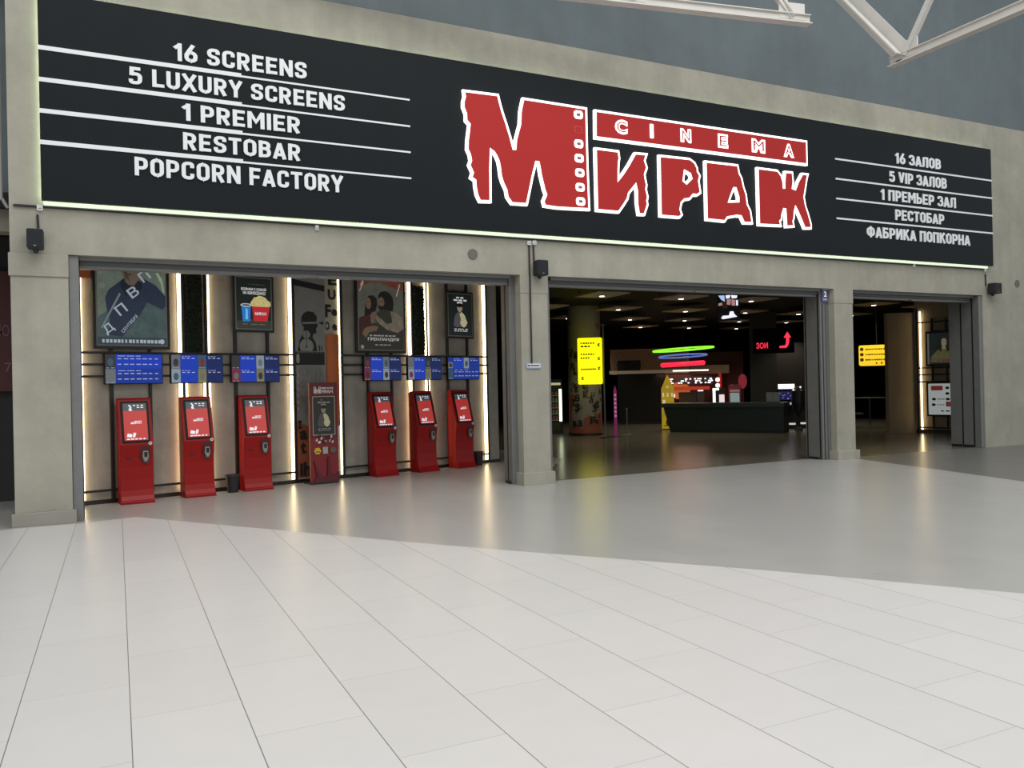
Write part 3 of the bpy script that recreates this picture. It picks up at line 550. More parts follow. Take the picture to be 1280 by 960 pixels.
# ---- schedule screens
SCB = [mat('screen_royal', (.005,.015,.16), .3, spec=.15, emit=.45, ecol=(.03,.09,.75)), mat('screen_blue', (.005,.015,.12), .3, spec=.15, emit=.35, ecol=(.035,.09,.60)), mat('screen_slate', (.01,.015,.05), .3, spec=.15, emit=.30, ecol=(.035,.06,.26))]
TH = [mat('thumb_%s' % n, tuple(x*.45 for x in c), .4, emit=.35, ecol=c) for n, c in (('dark',(.05,.045,.05)),('grey',(.22,.24,.26)),('teal',(.06,.14,.20)),('red',(.30,.03,.05)),('yellow',(.32,.30,.10)),('violet',(.18,.04,.22)),('pale',(.42,.50,.56)))]
LT = mat('screen_text', (.3,.34,.5), .5, emit=.45, ecol=(.5,.56,.85))
def screen(label, s, w_, cells, seed):
    t = kthing('schedule_screen', label, 'screen', s, .065, 1.815, 0, 'blue schedule screens on the rails')
    h_ = .475; B(0,w_,-.055,0,0,h_).build('casing', BLACKG, t, bevel=.004)
    dsp = B(.014,w_-.014,-.058,-.055,.014,h_-.014).build('display', SCB[1], t); a = Art(dsp, .014, .014, w_-.028, h_-.028, -.058); rnd = random.Random(seed)
    for kind, x0, x1, z0, z1, k in cells:
        if kind == 'p':
            a.shape('film_thumbnail', [(x0,z0),(x1,z0),(x1,z1),(x0,z1)], TH[k]); cx = (x0+x1)/2; a.shape('thumbnail_figure', ell(cx, z0+(z1-z0)*.45, (x1-x0)*.3, (z1-z0)*.28, 10), TH[(0,2,1,0,3,2,1)[(k+seed) % 7]]); a.dashes('thumbnail_title', x0+.01, x1-.01, z0+.02, .025, TH[6], 2, seed)
        else:
            a.shape('schedule_cell', [(x0,z0),(x1,z0),(x1,z1),(x0,z1)], SCB[k])
            a.dashes('film_title', x0+.02, x0+(x1-x0)*.6, z1-.07, .022, LT, 3, seed+1)
            for zz in ((.17,.36) if (x1-x0) > .5 else (.14,)): a.dashes('show_times', x0+.02, x1-.03, z1-zz, .03, LT, max(3,int((x1-x0)*9)), seed+2)
q4 = lambda a_, b_, c_, d_: [('p',0,.17,.5,1,a_),('p',0,.17,0,.49,b_),('s',.175,.50,.5,1,0),('s',.175,.50,0,.49,0),('p',.51,.67,.5,1,c_),('p',.51,.67,0,.49,d_),('s',.68,1,.5,1,2),('s',.68,1,0,.49,2)]
screen('blue schedule screen above the first kiosk from the left', .265, .865, [('p',0,.175,.5,1,0),('p',0,.175,0,.49,1),('s',.18,1,.5,1,0),('s',.18,1,0,.49,1)], 1)
screen('blue schedule screen above the second kiosk from the left', 1.25, .865, q4(1,6,2,4), 2)
screen('blue schedule screen left of the lettered column, above the third kiosk from the left', 2.25, .88, q4(0,3,6,4), 3)
screen('blue schedule screen right of the lettered column, above the third kiosk from the right', 4.85, .86, q4(0,3,1,6), 4)
screen('blue schedule screen above the second kiosk from the right', 5.865, .86, q4(1,6,0,4), 5)
screen('blue schedule screen above the rightmost kiosk', 6.875, .86, [('p',0,.15,.5,.8,1),('p',0,.15,0,.45,2),('s',.16,.48,.5,1,0),('p',.50,.66,.5,1,6),('s',.68,1,.5,1,1),('s',.16,1,0,.49,1)], 6)

# ---- ticket kiosks
SCRED = mat('kiosk_screen_red', (.4,.03,.025), .25, emit=.42, ecol=(.62,.055,.045)); SCGRY = mat('kiosk_screen_grey', (.06,.06,.065), .3, emit=.5, ecol=(.07,.075,.085)); SCWHT = mat('kiosk_screen_white', (.6,.6,.62), .3, emit=.6, ecol=(.8,.82,.9))
def make_kiosk(label, loc, rz):
    t = thing('ticket_kiosk', label, 'ticket kiosk', loc, rz, 'red ticket kiosks')
    prof = [(-.06,0),(-.40,0),(-.408,.03),(-.385,.055),(-.350,.115),(-.325,.20),(-.312,.36),(-.312,.55),(-.325,.70),(-.352,.86),(-.357,.895),(-.350,.92),(-.165,1.575),(-.145,1.598),(-.09,1.6),(-.06,1.57)]
    MB().side(prof, -.235, .235).build('body', KRED, t, bevel=.008)
    B(-.24,.24,-.415,-.06,0,.012).build('base_plate', mat('kiosk_base_red', (.24,.008,.009), .4), t)
    d = Vector((0, .185, .655)).normalized(); n = Vector((0, -d.z, d.y)); p0 = Vector((0,-.350,.92))
    Mx = Matrix((( 1, 0, 0, p0.x), (0, -n.y, d.y, p0.y), (0, -n.z, d.z, p0.z), (0,0,0,1)))   # local x, inward depth, up the slope
    def fix(o): o.matrix_local = Mx if o.parent == t else Matrix.Identity(4); return o
    bz = fix(MB().plate(rrect(-.195,.195,.0,.65,.012), -.014, 0).build('bezel', BLACKG, t))
    sc = fix(B(-.165,.165,-.017,-.014,.035,.50).build('screen', SCRED, t)); a = Art(sc, -.165, .035, .33, .58, -.017)
    a.shape('banner', [(0,.80),(1,.80),(1,1),(0,1)], SCGRY); a.shape('banner_figure', [(.26,.80),(.24,.85),(.30,.88),(.27,.92),(.22,.94),(.28,.97),(.33,.94),(.37,.90),(.36,.84),(.40,.80)], SCWHT); a.dashes('banner_text', .42, .92, .93, .028, SCWHT, 3, 4); a.dashes('banner_text', .58, .90, .875, .022, SCWHT, 2, 5)
    a.text('screen_logo', 'МИРАЖ', .30, .76, .44, .495, SCWHT, .04); a.shape('screen_logo_bar', [(.45,.505),(.76,.505),(.76,.52),(.45,.52)], SCWHT)
    a.shape('ticket_icon', [(.10,.10),(.30,.08),(.34,.16),(.14,.19)], SCWHT); a.shape('ticket_icon', [(.34,.09),(.44,.08),(.50,.19),(.40,.21)], SCWHT); a.dashes('menu_line', .08, .95, .02, .03, SCWHT, 5, 6)
    MB().plate([(.05,.68),(.19,.68+.0),(.19,.87),(.05,.87)][::1]+[], -.353, -.30).build('card_bay', BAYSHADE, t)  # flat plate; the recess shade is put into its dark colour
    MB().plate([(.06,.68),(.18,.68),(.15,.60),(.09,.60)], -.337, -.30).build('card_bay', mat('bay_grey', (.06,.05,.05), .4), t)
    cr = MB().plate([(.085,.79),(.155,.79),(.165,.70),(.14,.63),(.10,.63),(.075,.70)], -.372, -.34).build('card_reader', mat('reader_grey', (.30,.29,.28), .35, .5), t, bevel=.004); B(.10,.145,-.376,-.372,.70,.775).build('keypad', BLACK, cr); MB().cyl((.12,-.378,.655),(.12,-.372,.655),.012,n=10).build('reader_lens', mat('lens_amber', (.5,.3,.15), .4), cr)
    B(-.155,-.075,-.335,-.32,.678,.694).build('receipt_slot', BLACK, t)
    st = MB().cyl((.19,-.366,.905),(.19,-.352,.905),.026,n=20).build('sticker', mat('sticker_white', (.75,.72,.70), .5), t); MB().cyl((.19,-.368,.905),(.19,-.366,.905),.013,n=14).build('sticker_mark', mat('sticker_orange', (.6,.2,.08), .5), st)
    B(-.237,-.235,-.20,-.09,.25,1.3).build('side_door', mat('kiosk_door_red', (.28,.01,.011), .36), t)
    return t
# measured front base corners: centre position and facing angle of each kiosk
KL = [((152,631.5),(194,628),-.16,'red ticket kiosk nearest the left concrete pillar, first from the left'),((232.5,623),(270.5,619.5),-.13,'red ticket kiosk left of the black bin, second from the left'),((307,614.5),(342,611.5),-.16,'red ticket kiosk between the black bin and the lettered column'),
      ((468,596.5),(499.5,593.5),-.06,'red ticket kiosk first right of the red standee, light spot on its screen'),((525,591),(550.5,588.5),-.03,'red ticket kiosk second from the right'),((573,586),(597,583.5),-.02,'red ticket kiosk at the right end beside the second bin')]
kio = None
for a_, b_, dr, lab in KL:
    pm = (on_floor(*a_)+on_floor(*b_))/2; rz = KA+dr; loc = pm + Vector((-math.sin(rz), math.cos(rz), 0))*(.405 if dr != -.06 else .345)
    kio = make_kiosk(lab, loc, rz) if kio is None else (copy_thing(kio, loc, rz, lab) and kio)
def bin_(label, s, off):
    t = kthing('waste_bin', label, 'waste bin', s, off, 0, 0, 'black waste bins')
    MB().lathe([(0,.0),(.085,0),(.115,.27),(.108,.27),(.085,.02),(0,.02)], n=20).build('bucket', PLASTIC, t)
    MB().lathe([(.118,.262),(.128,.275),(.126,.29),(.108,.29),(.104,.2)], n=20).build('bin_liner', mat('liner_black', (.02,.02,.022), .35, bump=.6, nscale=30), t)
bin_('black waste bin on the floor between the second and third kiosks from the left', 2.16, .30); bin_('black waste bin at the right end of the kiosk wall', 7.56, .22)

# ---- lettered column set in the kiosk wall
t = kthing('lettered_panel', 'grey and orange panel covered with black letters behind the red standee', 'wall panel', 3.50, 0, 0)
PGREY = mat('panel_grey', (.25,.25,.235), .7, noise=.12, nscale=5); ORG = mat('panel_orange', (.50,.13,.03), .6, noise=.08); INKB = mat('letter_black', (.014,.014,.013), .6); INKG = mat('letter_grey', (.22,.21,.19), .6)
B(-.012,.87,-.03,.0,.065,4.1).build('panel', PGREY, t); a = Art(t, 0, 0, 1, 1, -.03)
L_ = mat('panel_cream', (.42,.38,.30), .7)
a.shape('light_side', [(.60,2.68),(.86,2.68),(.86,4.1),(.60,4.1)], L_)
b_ = MB(); n = 12
for i in range(n):
    t0, t1 = math.pi*i/n, math.pi*(i+1)/n; f_ = lambda q, z: (.735-.135*math.cos(q), -.032-.07*math.sin(q), z)
    b_.add([f_(t0,1.0), f_(t1,1.0), f_(t1,2.68), f_(t0,2.68)], [(0,1,2,3)])
b_.add([f_(math.pi*i/n, 2.68) for i in range(n+1)], [tuple(range(n+1))])
b_.build('orange_rib', ORG, t)
a.shape('orange_field', [(-.012,.09),(.6,.09),(.6,.62),(.30,.98),(-.012,1.10)], mat('panel_rust', (.34,.085,.03), .65, noise=.25, nscale=4))
a.shape('black_band', [(-.012,3.55),(.60,3.47),(.60,3.58),(-.012,3.66)], INKB); a.shape('black_band', [(-.012,2.12),(.57,2.12),(.57,2.36),(-.012,2.36)], INKB)
bnd = MB(); [bnd.box(.02+i*.042,.038+i*.042,-.038,-.033,2.335,2.352) for i in range(13)]; bnd.build('perforation', INKG, t)
fig = lambda L: [(x*.98, 2.37+(z-2.40)*.92) for x, z in L]
a.shape('figure_body', fig([(.03,2.40),(.08,2.62),(.15,2.76),(.17,2.86),(.12,2.94),(.12,3.06),(.17,3.15),(.26,3.19),(.38,3.17),(.44,3.08),(.43,2.98),(.46,2.90),(.42,2.86),(.42,2.76),(.36,2.74),(.34,2.68),(.41,2.56),(.43,2.40)]), INKB)
a.shape('figure_band', fig([(.14,2.93),(.47,2.955),(.47,2.985),(.14,2.97)]), PGREY); a.shape('eye_piece', fig([(.45,2.965),(.57,2.93),(.57,3.0)]), INKB)
a.shape('reel', ell(.21,2.67,.075,.075), PGREY); a.shape('reel', ell(.21,2.46,.14,.135,24,-.70,math.pi+.70), PGREY); a.shape('reel_hub', ell(.21,2.45,.02,.02,8), INKB); a.shape('reel_spoke', [(.205,2.45),(.215,2.45),(.215,2.74),(.205,2.74)], INKB)
a.shape('bar_mark', [(.46,2.38),(.48,2.38),(.48,2.48),(.46,2.48)], INKB); a.shape('bar_mark', [(.51,2.38),(.525,2.38),(.525,2.46),(.51,2.46)], INKB)
for s, x0, x1, z0, z1, m_ in (('E',.67,.86,3.60,3.80,INKB),('U',.66,.83,3.33,3.52,INKB),('F',.60,.72,3.00,3.24,INKB),('e',.73,.85,3.03,3.16,INKB),('Ɔ',.60,.68,2.76,2.92,INKB),('e',.74,.84,2.76,2.88,INKB),('8',-.005,.06,2.15,2.32,L_),('c',.06,.20,1.92,2.09,INKG),('a',.21,.37,1.92,2.09,INKG),('n',.39,.53,1.90,2.08,INKG),('s',.06,.18,1.70,1.86,INKG),('c',.22,.36,1.62,1.84,INKG),('п',.38,.54,1.66,1.86,INKG),('F',.02,.16,1.36,1.56,INKG),('E',.16,.34,1.16,1.46,INKG),('z',-.005,.08,.97,1.12,INKB),('a',.03,.18,.77,.94,INKB),('t',.04,.15,.52,.74,INKB),('ih',.02,.24,.12,.37,INKB)):
    a.text('letter', s, x0, x1, z0, z1, m_, .045)
for i in range(6): a.shape('film_dot', rrect(-.005,.03,1.30+i*.12,1.36+i*.12,.012,2), L_)

# ---- red standee
t = kthing('advert_standee', 'tall red advertising standee with a white logo in front of the lettered column panel', 'standee', 3.515, .42, 0, -.12)
B(-.02,.50,-.08,.25,0,.03).build('base', BLACK, t); SRED = mat('standee_red', (.13,.010,.013), .5, noise=.05)
B(0,.52,-.04,.02,.03,1.79).build('panel', SRED, t, bevel=.004); a = Art(t, 0, 0, 1, 1, -.04)
a.shape('red_field', [(.0,.03),(.52,.03),(.52,.82),(0,.82)], mat('standee_bright_red', (.21,.012,.016), .5))
wi = ink('standee_white', (.62,.60,.58), 0); a.text('logo', 'М', .08, .21, 1.60, 1.72, wi, .05); a.text('logo', 'ИРАЖ', .22, .45, 1.60, 1.665, wi, .05); a.dashes('logo_bar', .22, .45, 1.68, .028, wi, 6, 2)
a.shape('poster_border', [(.05,.86),(.47,.86),(.47,1.55),(.05,1.55)], ink('border', (.42,.36,.28), 0)); a.shape('poster_print', [(.062,.872),(.458,.872),(.458,1.538),(.062,1.538)], ink('charcoal', (.03,.03,.027), 0))
b2 = Art(t, .062, .872, .396, .666, -.043); popman(b2, .5, '_dim')
a.k = 30; rnd = random.Random(4)
for i in range(16):
    x, z = .07+rnd.random()*.36, .70+rnd.random()*.13; a.shape('lettering', [(x,z),(x+.03,z+.01),(x+.035,z+.05),(x+.005,z+.04)], (wi, ink('charcoal',(.03,.03,.027),0))[i%2])
a.shape('award_badge', ell(.12,.585,.065,.065,6), ink('gold', (.62,.42,.03), 0)); a.shape('award_badge', [(.22,.53),(.31,.53),(.31,.65),(.22,.65)], ink('silver', (.38,.36,.34), 0)); a.shape('award_badge', ell(.41,.59,.06,.055,8), ink('dull', (.13,.09,.08), 0)); a.dashes('badge_mark', .085, .16, .56, .02, INKB, 2)
a.shape('skyline', [(.04,.03),(.10,.15),(.05,.42),(.14,.22),(.22,.10),(.30,.14),(.31,.45),(.34,.48),(.38,.12),(.48,.16),(.52,.2),(.52,.03)], mat('skyline_maroon', (.10,.012,.02), .6))

# ---------------------------------------------------------------- lobby
LAMP = mat('spot_lens', (1,1,1), .4, emit=9, ecol=(1,.93,.80)); PANELW = mat('ceiling_panel_wood', (.58,.47,.38), .6, noise=.1)
def make_lamp(label, x, y):
    t = thing('ceiling_lamp', label, 'ceiling lamp', (x,y,4.0), 0, 'square ceiling panels with spotlights')
    B(-.5,.5,-.58,.58,0,.03).build('panel', PANELW, t); c = MB(); [c.cyl((a_,b_,.03),(a_,b_,.2),.008,n=6) for a_ in (-.4,.4) for b_ in (-.45,.45)]; c.build('hanger', BLACK, t)
    MB().lathe([(.085,0),(.09,-.02),(.06,-.03),(.06,0)], n=16).build('spot_ring', STEELD, t); MB().cyl((0,0,-.016),(0,0,-.03),.07,n=16).build('spot_lens', LAMP, t)
    l = bpy.data.lights.new('spot', 'SPOT'); l.energy = 80; l.spot_size = 1.9; l.spot_blend = .6; l.color = (1,.88,.7); l.shadow_soft_size = .06
    lo = bpy.data.objects.new('lamp_light', l); COL.objects.link(lo); lo.parent = t; lo.location = (0,0,-.05)
    return t
rows = [('first', 18.28, [(11.57,'left end'),(14.15,'second from the left'),(16.68,'third from the left'),(21.74,'seen through the right opening'),(24.25,'right end')]), ('second', 21.5, [(11.6,'left end, mostly behind the pillar'),(14.2,'second from the left'),(16.81,'third from the left'),(19.34,'fourth from the left'),(21.78,'beside the third pillar'),(24.4,'seen through the right opening')]),
        ('third', 24.75, [(14.25,'left end'),(16.84,'second from the left'),(19.3,'third from the left'),(21.95,'fourth from the left'),(24.4,'right end')]), ('fourth', 28.05, [(16.96,'left end'),(19.6,'second from the left'),(22.1,'third from the left'),(24.7,'right end')])]
lamp = None
for nm, y, L in rows:
    for x, pos in L:
        lab = 'square hanging ceiling panel with a spotlight, %s row back, %s' % (nm, pos)
        if lamp is None: lamp = make_lamp(lab, x, y)
        else: copy_thing(lamp, (x,y,4.0), 0, lab)

def face(px, py, z=0): # yaw that turns a thing's front to the camera
    return -math.atan2(px, py)
def rthing(name, label, cat, x, y, r, z=0, group=None, rz=None):
    p = at_range(x, y, r); return thing(name, label, cat, (p.x,p.y,z), face(p.x,p.y) if rz is None else rz, group)

# lettered lobby column
p = at_range(732.5, 545, 26.9); t = thing('lettered_column', 'round lobby column covered with black letters on grey and orange, behind the yellow sign', 'column', (p.x,p.y,0), face(p.x,p.y))
def patch_mat():
    m = bpy.data.materials.new('column_wrap'); m.use_nodes = True; nt = m.node_tree; N = nt.nodes.new; L = nt.links.new; b = nt.nodes['Principled BSDF']; b.inputs['Roughness'].default_value = .6
    tc = N('ShaderNodeTexCoord'); n = N('ShaderNodeTexNoise'); n.inputs['Scale'].default_value = 1.6; n.inputs['Detail'].default_value = 2; L(tc.outputs['Object'], n.inputs['Vector'])
    sp = N('ShaderNodeSeparateXYZ'); L(tc.outputs['Object'], sp.inputs[0]); mr = N('ShaderNodeMapRange'); mr.inputs[1].default_value = 0; mr.inputs[2].default_value = 2.2; mr.inputs[3].default_value = .16; mr.inputs[4].default_value = -.16; L(sp.outputs[2], mr.inputs[0])
    ad = N('ShaderNodeMath'); ad.operation = 'ADD'; L(n.outputs['Fac'], ad.inputs[0]); L(mr.outputs[0], ad.inputs[1])
    cr = N('ShaderNodeValToRGB'); cr.color_ramp.interpolation = 'CONSTANT'; cr.color_ramp.elements[0].color = (.22,.22,.20,1); cr.color_ramp.elements[1].position = .54; cr.color_ramp.elements[1].color = (.30,.085,.045,1); L(ad.outputs[0], cr.inputs[0]); L(cr.outputs[0], b.inputs['Base Color']); return m
MB().cyl((0,0,0),(0,0,4.2),.54,n=48).build('shaft', patch_mat(), t, smooth=False); MB().cyl((0,0,0),(0,0,.08),.56,n=48).build('plinth', BLACK, t)
rnd = random.Random(11)
glyphs = ['E','S','g','8','F','7','X','O','d','k','G','U','L','i','a','n','3','T','s','r','z','h','e','R','t']
for i in range(42):
    th = math.radians(rnd.uniform(-55, 70)); z = .12+rnd.random()*2.5; s = rnd.uniform(.10,.26)
    me = text_mesh(glyphs[i % 25], -s*.4, s*.4, 0, s, -.547, .005, .03); 
    for v in me.vertices:
        a_ = th+v.co.x/.54; v.co = (math.sin(a_)*(-v.co.y), -math.cos(a_)*(-v.co.y), v.co.z+z)
    link('letter', me, INKB, t)
# yellow hanging sign on its pole
YEL = mat('sign_yellow', (.8,.72,.01), .4, emit=1.25, ecol=(1,.88,.0)); INKY = mat('sign_ink', (.12,.11,.0), .6)
t = rthing('direction_sign', 'tall glowing yellow direction sign on a thin pole in front of the lettered column', 'sign', 740, 545, 25.2)
m_ = 25.2/FPX
MB().plate(rrect(-.385,.365,1.66,3.09,.05), -.05, .05).build('light_box', YEL, t); MB().cyl((.41,0,0),(.41,0,3.45),.025,n=10).build('pole', STEEL, t); MB().cyl((.41,0,3.45),(.41,0,3.5),.06,n=10).build('pole_cap', STEEL, t); MB().cyl((.41,0,0),(.41,0,.02),.16,n=16).build('pole_base', BLACK, t)
B(.35,.41,-.02,.02,2.9,2.96).build('bracket', STEEL, t); B(.35,.41,-.02,.02,1.8,1.86).build('bracket', STEEL, t)
a = Art(t, 0, 0, 1, 1, -.05)
for z, h_, x1, n, sd in ((2.90,.05,.15,6,1),(2.80,.05,.04,3,2),(2.56,.05,.15,6,3),(2.44,.06,.0,4,4),(2.10,.05,.20,7,5)): a.dashes('sign_text', -.30, x1, z, h_, INKY, n, sd)
for x, z in ((.27,2.86),(.27,2.44),(.27,2.14),(-.24,1.84)): a.shape('sign_arrow', [(x-.04,z-.04),(x+.04,z-.04),(x+.04,z-.02),(x-.01,z),(x+.04,z+.03),(x+.04,z+.05),(x-.04,z+.05)], INKY)
# drinks fridge
t = rthing('drinks_fridge', 'glass fronted drinks fridge with a lit edge just right of the middle pillar', 'fridge', 691, 540, 28.0)
B(-.42,.36,-.02,.6,0,1.85).build('body', mat('fridge_black', (.02,.02,.02), .4), t, bevel=.01); B(.24,.33,-.05,-.02,.42,1.52).build('light_tube', mat('fridge_light', (1,1,1), .4, emit=2.2, ecol=(.9,1,.65)), t); B(-.38,.30,-.05,-.02,1.66,1.74).build('header', mat('fridge_header', (.6,.55,.3), .4, emit=.5, ecol=(.8,.75,.4)), t)
for k in range(5):
    z = .45+k*.21; s_ = B(-.40,.22,-.045,-.02,z,z+.015).build('shelf', mat('shelf_grey', (.3,.32,.22), .5, emit=.15, ecol=(.5,.5,.3)), t); b_ = MB(); rnd = random.Random(k)
    for i in range(6): b_.cyl((-.36+i*.1,-.034,z+.015),(-.36+i*.1,-.034,z+.13+rnd.random()*.03),.03,n=8)
    b_.build('bottles', mat(('goods_red','goods_olive')[k%2], ((.22,.06,.04),(.16,.16,.06))[k%2], .5, emit=.2, ecol=((.22,.06,.04),(.16,.16,.06))[k%2]), t)
B(-.38,.26,-.04,-.02,.10,.36).build('grille', mat('fridge_kick', (.10,.11,.04), .5), t)
# magenta stand, posts
MAG = mat('magenta_glow', (.3,.02,.15), .4, emit=.16, ecol=(.5,.03,.26))
t = rthing('banner_stand', 'narrow glowing magenta banner stand right of the yellow sign', 'banner', 770, 546, 25.7)
MB().plate([(-.05,.02),(.05,.02),(.05,1.45),(.0,1.62),(-.05,1.45)], -.02, .02).build('banner', MAG, t); B(-.14,.14,-.1,.1,0,.02).build('base', BLACK, t); a = Art(t, 0,0,1,1,-.02)
for i in range(6): a.shape('lettering', [(-.03,.62+i*.13),(.035,.62+i*.13),(.035,.70+i*.13),(-.03,.70+i*.13)], mat('magenta_text', (.5,.2,.35), .5, emit=.4, ecol=(.7,.3,.5)))
t = rthing('barrier_post', 'thin grey barrier post on the dark floor between the magenta banner and the yellow house', 'post', 784, 541, 27.0)
MB().cyl((0,0,0),(0,0,.8),.02,n=10).build('post', STEEL, t); MB().lathe([(0,.03),(.15,.01),(.16,0)], n=18).build('base', STEELD, t); MB().cyl((0,0,.8),(0,0,.86),.035,n=10).build('cap', STEEL, t)
# yellow house stand
HY = mat('house_yellow', (.50,.34,.02), .5, emit=.40, ecol=(.6,.42,.02)); HL = mat('house_window', (.7,.65,.45), .5, emit=.5, ecol=(.9,.85,.6))
t = rthing('house_stand', 'yellow house shaped stand with pale window marks at the left end of the counter', 'stand', 835.5, 537, 29.5)
MB().plate([(-.22,.02),(.22,.02),(.22,1.45),(.0,1.95),(-.22,1.45)], -.10, .10).build('house', HY, t); B(-.25,.25,-.14,.14,0,.03).build('base', BLACK, t); a = Art(t, 0,0,1,1,-.10)
a.shape('roof_mark', [(-.05,1.46),(0,1.58),(.05,1.46),(.03,1.46),(0,1.52),(-.03,1.46)], HL)
for x in (-.15,.0,.15): a.shape('window_mark', [(x-.025,1.16),(x+.025,1.16),(x+.025,1.30),(x-.025,1.30)], HL)
a.shape('window_mark', [(-.17,.85),(-.09,.85),(-.09,1.05),(-.17,1.05)], HL); a.shape('door_mark', [(-.14,.52),(.12,.52),(.06,.82),(-.14,.84)], mat('house_pale', (.5,.4,.15), .5, emit=.15, ecol=(.5,.4,.15))); a.shape('emblem', ell(0,.25,.08,.13,10), mat('house_brown', (.16,.06,.01), .5)); a.shape('emblem_bar', [(-.16,.12),(.16,.12),(.16,.15),(-.16,.15)], MATS['house_brown'])
# reception counter
A0, A1 = on_floor(838, 540), on_floor(980, 541.3); dv = A1-A0; L_ = dv.length; rz = math.atan2(dv.y, dv.x)
CG = mat('counter_green', (.012,.027,.022), .45, noise=.06)
t = thing('reception_counter', 'long dark green reception counter in the lobby', 'counter', A0, rz)
MB().plate([(.0,.0),(L_,.0),(L_,.82),(-.22,.82)], 0, .8).build('front_panel', CG, t); B(-.28,L_+.03,-.06,.86,.82,.96).build('worktop', mat('counter_top', (.03,.046,.038), .35), t, bevel=.01)
B(.05,L_,-.005,0,.0,.08).build('kick_plate', BLACK, t)
for k in range(1,4): B(L_*k/4-.005,L_*k/4+.005,-.004,.0,.08,.82).build('panel_joint', BLACK, t)
for i, (x, lab) in enumerate(((966,'small pale menu holder on the right end of the counter, left one'),(974.5,'small pale menu holder on the right end of the counter, right one'))):
    q = on_floor(x, 503, .96); t2 = thing('menu_holder', lab, 'menu holder', (q.x+.1,q.y+.25,.96), rz, 'menu holders on the counter'); B(-.10,.10,0,.015,0,.32).build('sheet', mat('sheet_grey', (.16,.18,.16), .5, emit=.08, ecol=(.2,.22,.2)), t2); B(-.10,.10,-.04,.06,0,.02).build('foot', BLACK, t2)
# dark lobby columns and back partitions
def box_col(x, r, w_, name, label, c, h=4.2):
    t = rthing(name, label, 'column', x, 540, r); B(-w_/2,w_/2,0,w_,0,h).build('shaft', mat('col_'+c[0], c[1], .8), t); B(-w_/2-.02,w_/2+.02,-.02,w_+.02,0,.1).build('plinth', BLACK, t)
box_col(956, 31.5, .95, 'lobby_column', 'dark square column behind the right part of the counter', ('dark', (.035,.04,.035)))
box_col(803, 33.5, 1.9, 'dark_partition', 'dark partition between the magenta banner and the popcorn bar', ('blackish', (.012,.014,.014)), 2.6)
box_col(1003, 35.5, 1.9, 'painted_partition', 'dark painted partition behind the arcade machines', ('sketch', (.05,.045,.04)), 3.2)
# popcorn bar
R0 = 34.0; u = R0/FPX
p = at_range(860, 530, R0); t = thing('snack_bar', 'lit red snack bar with bright menu screens behind the counter', 'snack bar', (p.x,p.y,0), face(p.x,p.y))
BRED = mat('bar_red', (.07,.012,.011), .6); BWOOD = mat('bar_lattice', (.22,.13,.08), .7, noise=.2, nscale=30, emit=.05, ecol=(.4,.2,.1))
def zz(y): return 1.65+(474-y)*u
B(-1.9,2.3,1.2,1.35,0,2.9).build('back_wall', BRED, t); B(-3.1,.1,-.6,1.2,2.05,2.18).build('canopy_edge', mat('canopy_cream', (.40,.33,.25), .6, emit=.12, ecol=(.6,.45,.3)), t)
B(-3.05,.1,-.55,1.2,2.18,3.05).build('canopy', BWOOD, t); lt = MB()
for k in range(30):
    lt.bar((-3.05+k*.1,-.56,2.2),(-2.85+k*.1,-.56,3.0),.012,.02,(0,1,0)); lt.bar((-2.85+k*.1,-.565,2.2),(-3.05+k*.1,-.565,3.0),.012,.02,(0,1,0))
lt.build('lattice', mat('lattice_brown', (.10,.06,.04), .7), t)
B(-.55,.85,-.62,-.56,2.10,2.16).build('edge_light', mat('edge_light', (1,1,1), .5, emit=1.3, ecol=(1,.92,.8)), t)
B(.15,1.7,.6,1.2,2.0,2.35).build('side_canopy', mat('side_canopy_tan', (.20,.13,.08), .7, noise=.2, nscale=12, emit=.04, ecol=(.4,.25,.15)), t)
MENU = mat('menu_white', (.8,.8,.85), .4, emit=1.1, ecol=(.85,.9,1))
MENUD = mat('menu_dark', (.03,.03,.05), .4)
for i, (x0, x1) in enumerate(((-1.95,-1.60),(-1.55,-1.35),(-.95,-.55),(-.40,.18),(.25,.62),(.68,1.05))):
    sc = B(x0,x1,.35,.42,1.58,1.88).build('menu_screen', MENUD, t); b_ = MB(); rnd = random.Random(i)
    for k in range(9): xx = x0+.02+rnd.random()*(x1-x0-.10); z_ = 1.61+.08*(k%3); b_.box(xx,xx+.05+rnd.random()*.05,.34,.35,z_,z_+.05)
    b_.build('menu_items', MENU, sc)
B(-.95,.9,.34,.5,1.34,1.48).build('red_fascia', mat('fascia_red', (.3,.03,.02), .5, emit=.4, ecol=(.6,.05,.03)), t)
MB().plate(ell(-.30,1.32,.42,.36), .55, .75).build('orange_hood', mat('hood_orange_glow', (.35,.11,.025), .5, emit=.5, ecol=(.6,.18,.03)), t)  # popcorn machine glow painted in as emission on the hood
B(-.35,.35,.5,1.0,.6,1.25).build('popcorn_cabinet', mat('cabinet_glass', (.06,.045,.03), .3), t); B(-1.05,-.95,.5,.6,.9,1.35).build('tap_column', mat('tap_chrome', (.5,.5,.5), .3, .6, emit=.15), t); B(-.62,-.52,.45,.5,1.05,1.18).build('lamp_glow', mat('lamp_glow', (1,1,1), .4, emit=2.0, ecol=(.9,.95,1)), t)
B(.38,.68,.4,.9,.75,1.45).build('dispenser', mat('dispenser_dark', (.05,.05,.05), .4), t); B(.42,.64,.38,.4,1.28,1.33).build('dispenser_light', mat('tube', (1,1,1), .4, emit=1.0), t)
for z_, m__ in ((1.74,'warm'),(1.50,'warm')): MB().lathe([(0,z_-.09),(.07,z_-.06),(.09,z_),(.07,z_+.06),(0,z_+.09)], (1.22,.3), 14).build('globe_lamp', mat('globe', (1,1,1), .4, emit=2.2, ecol=(1,.75,.55)), t)
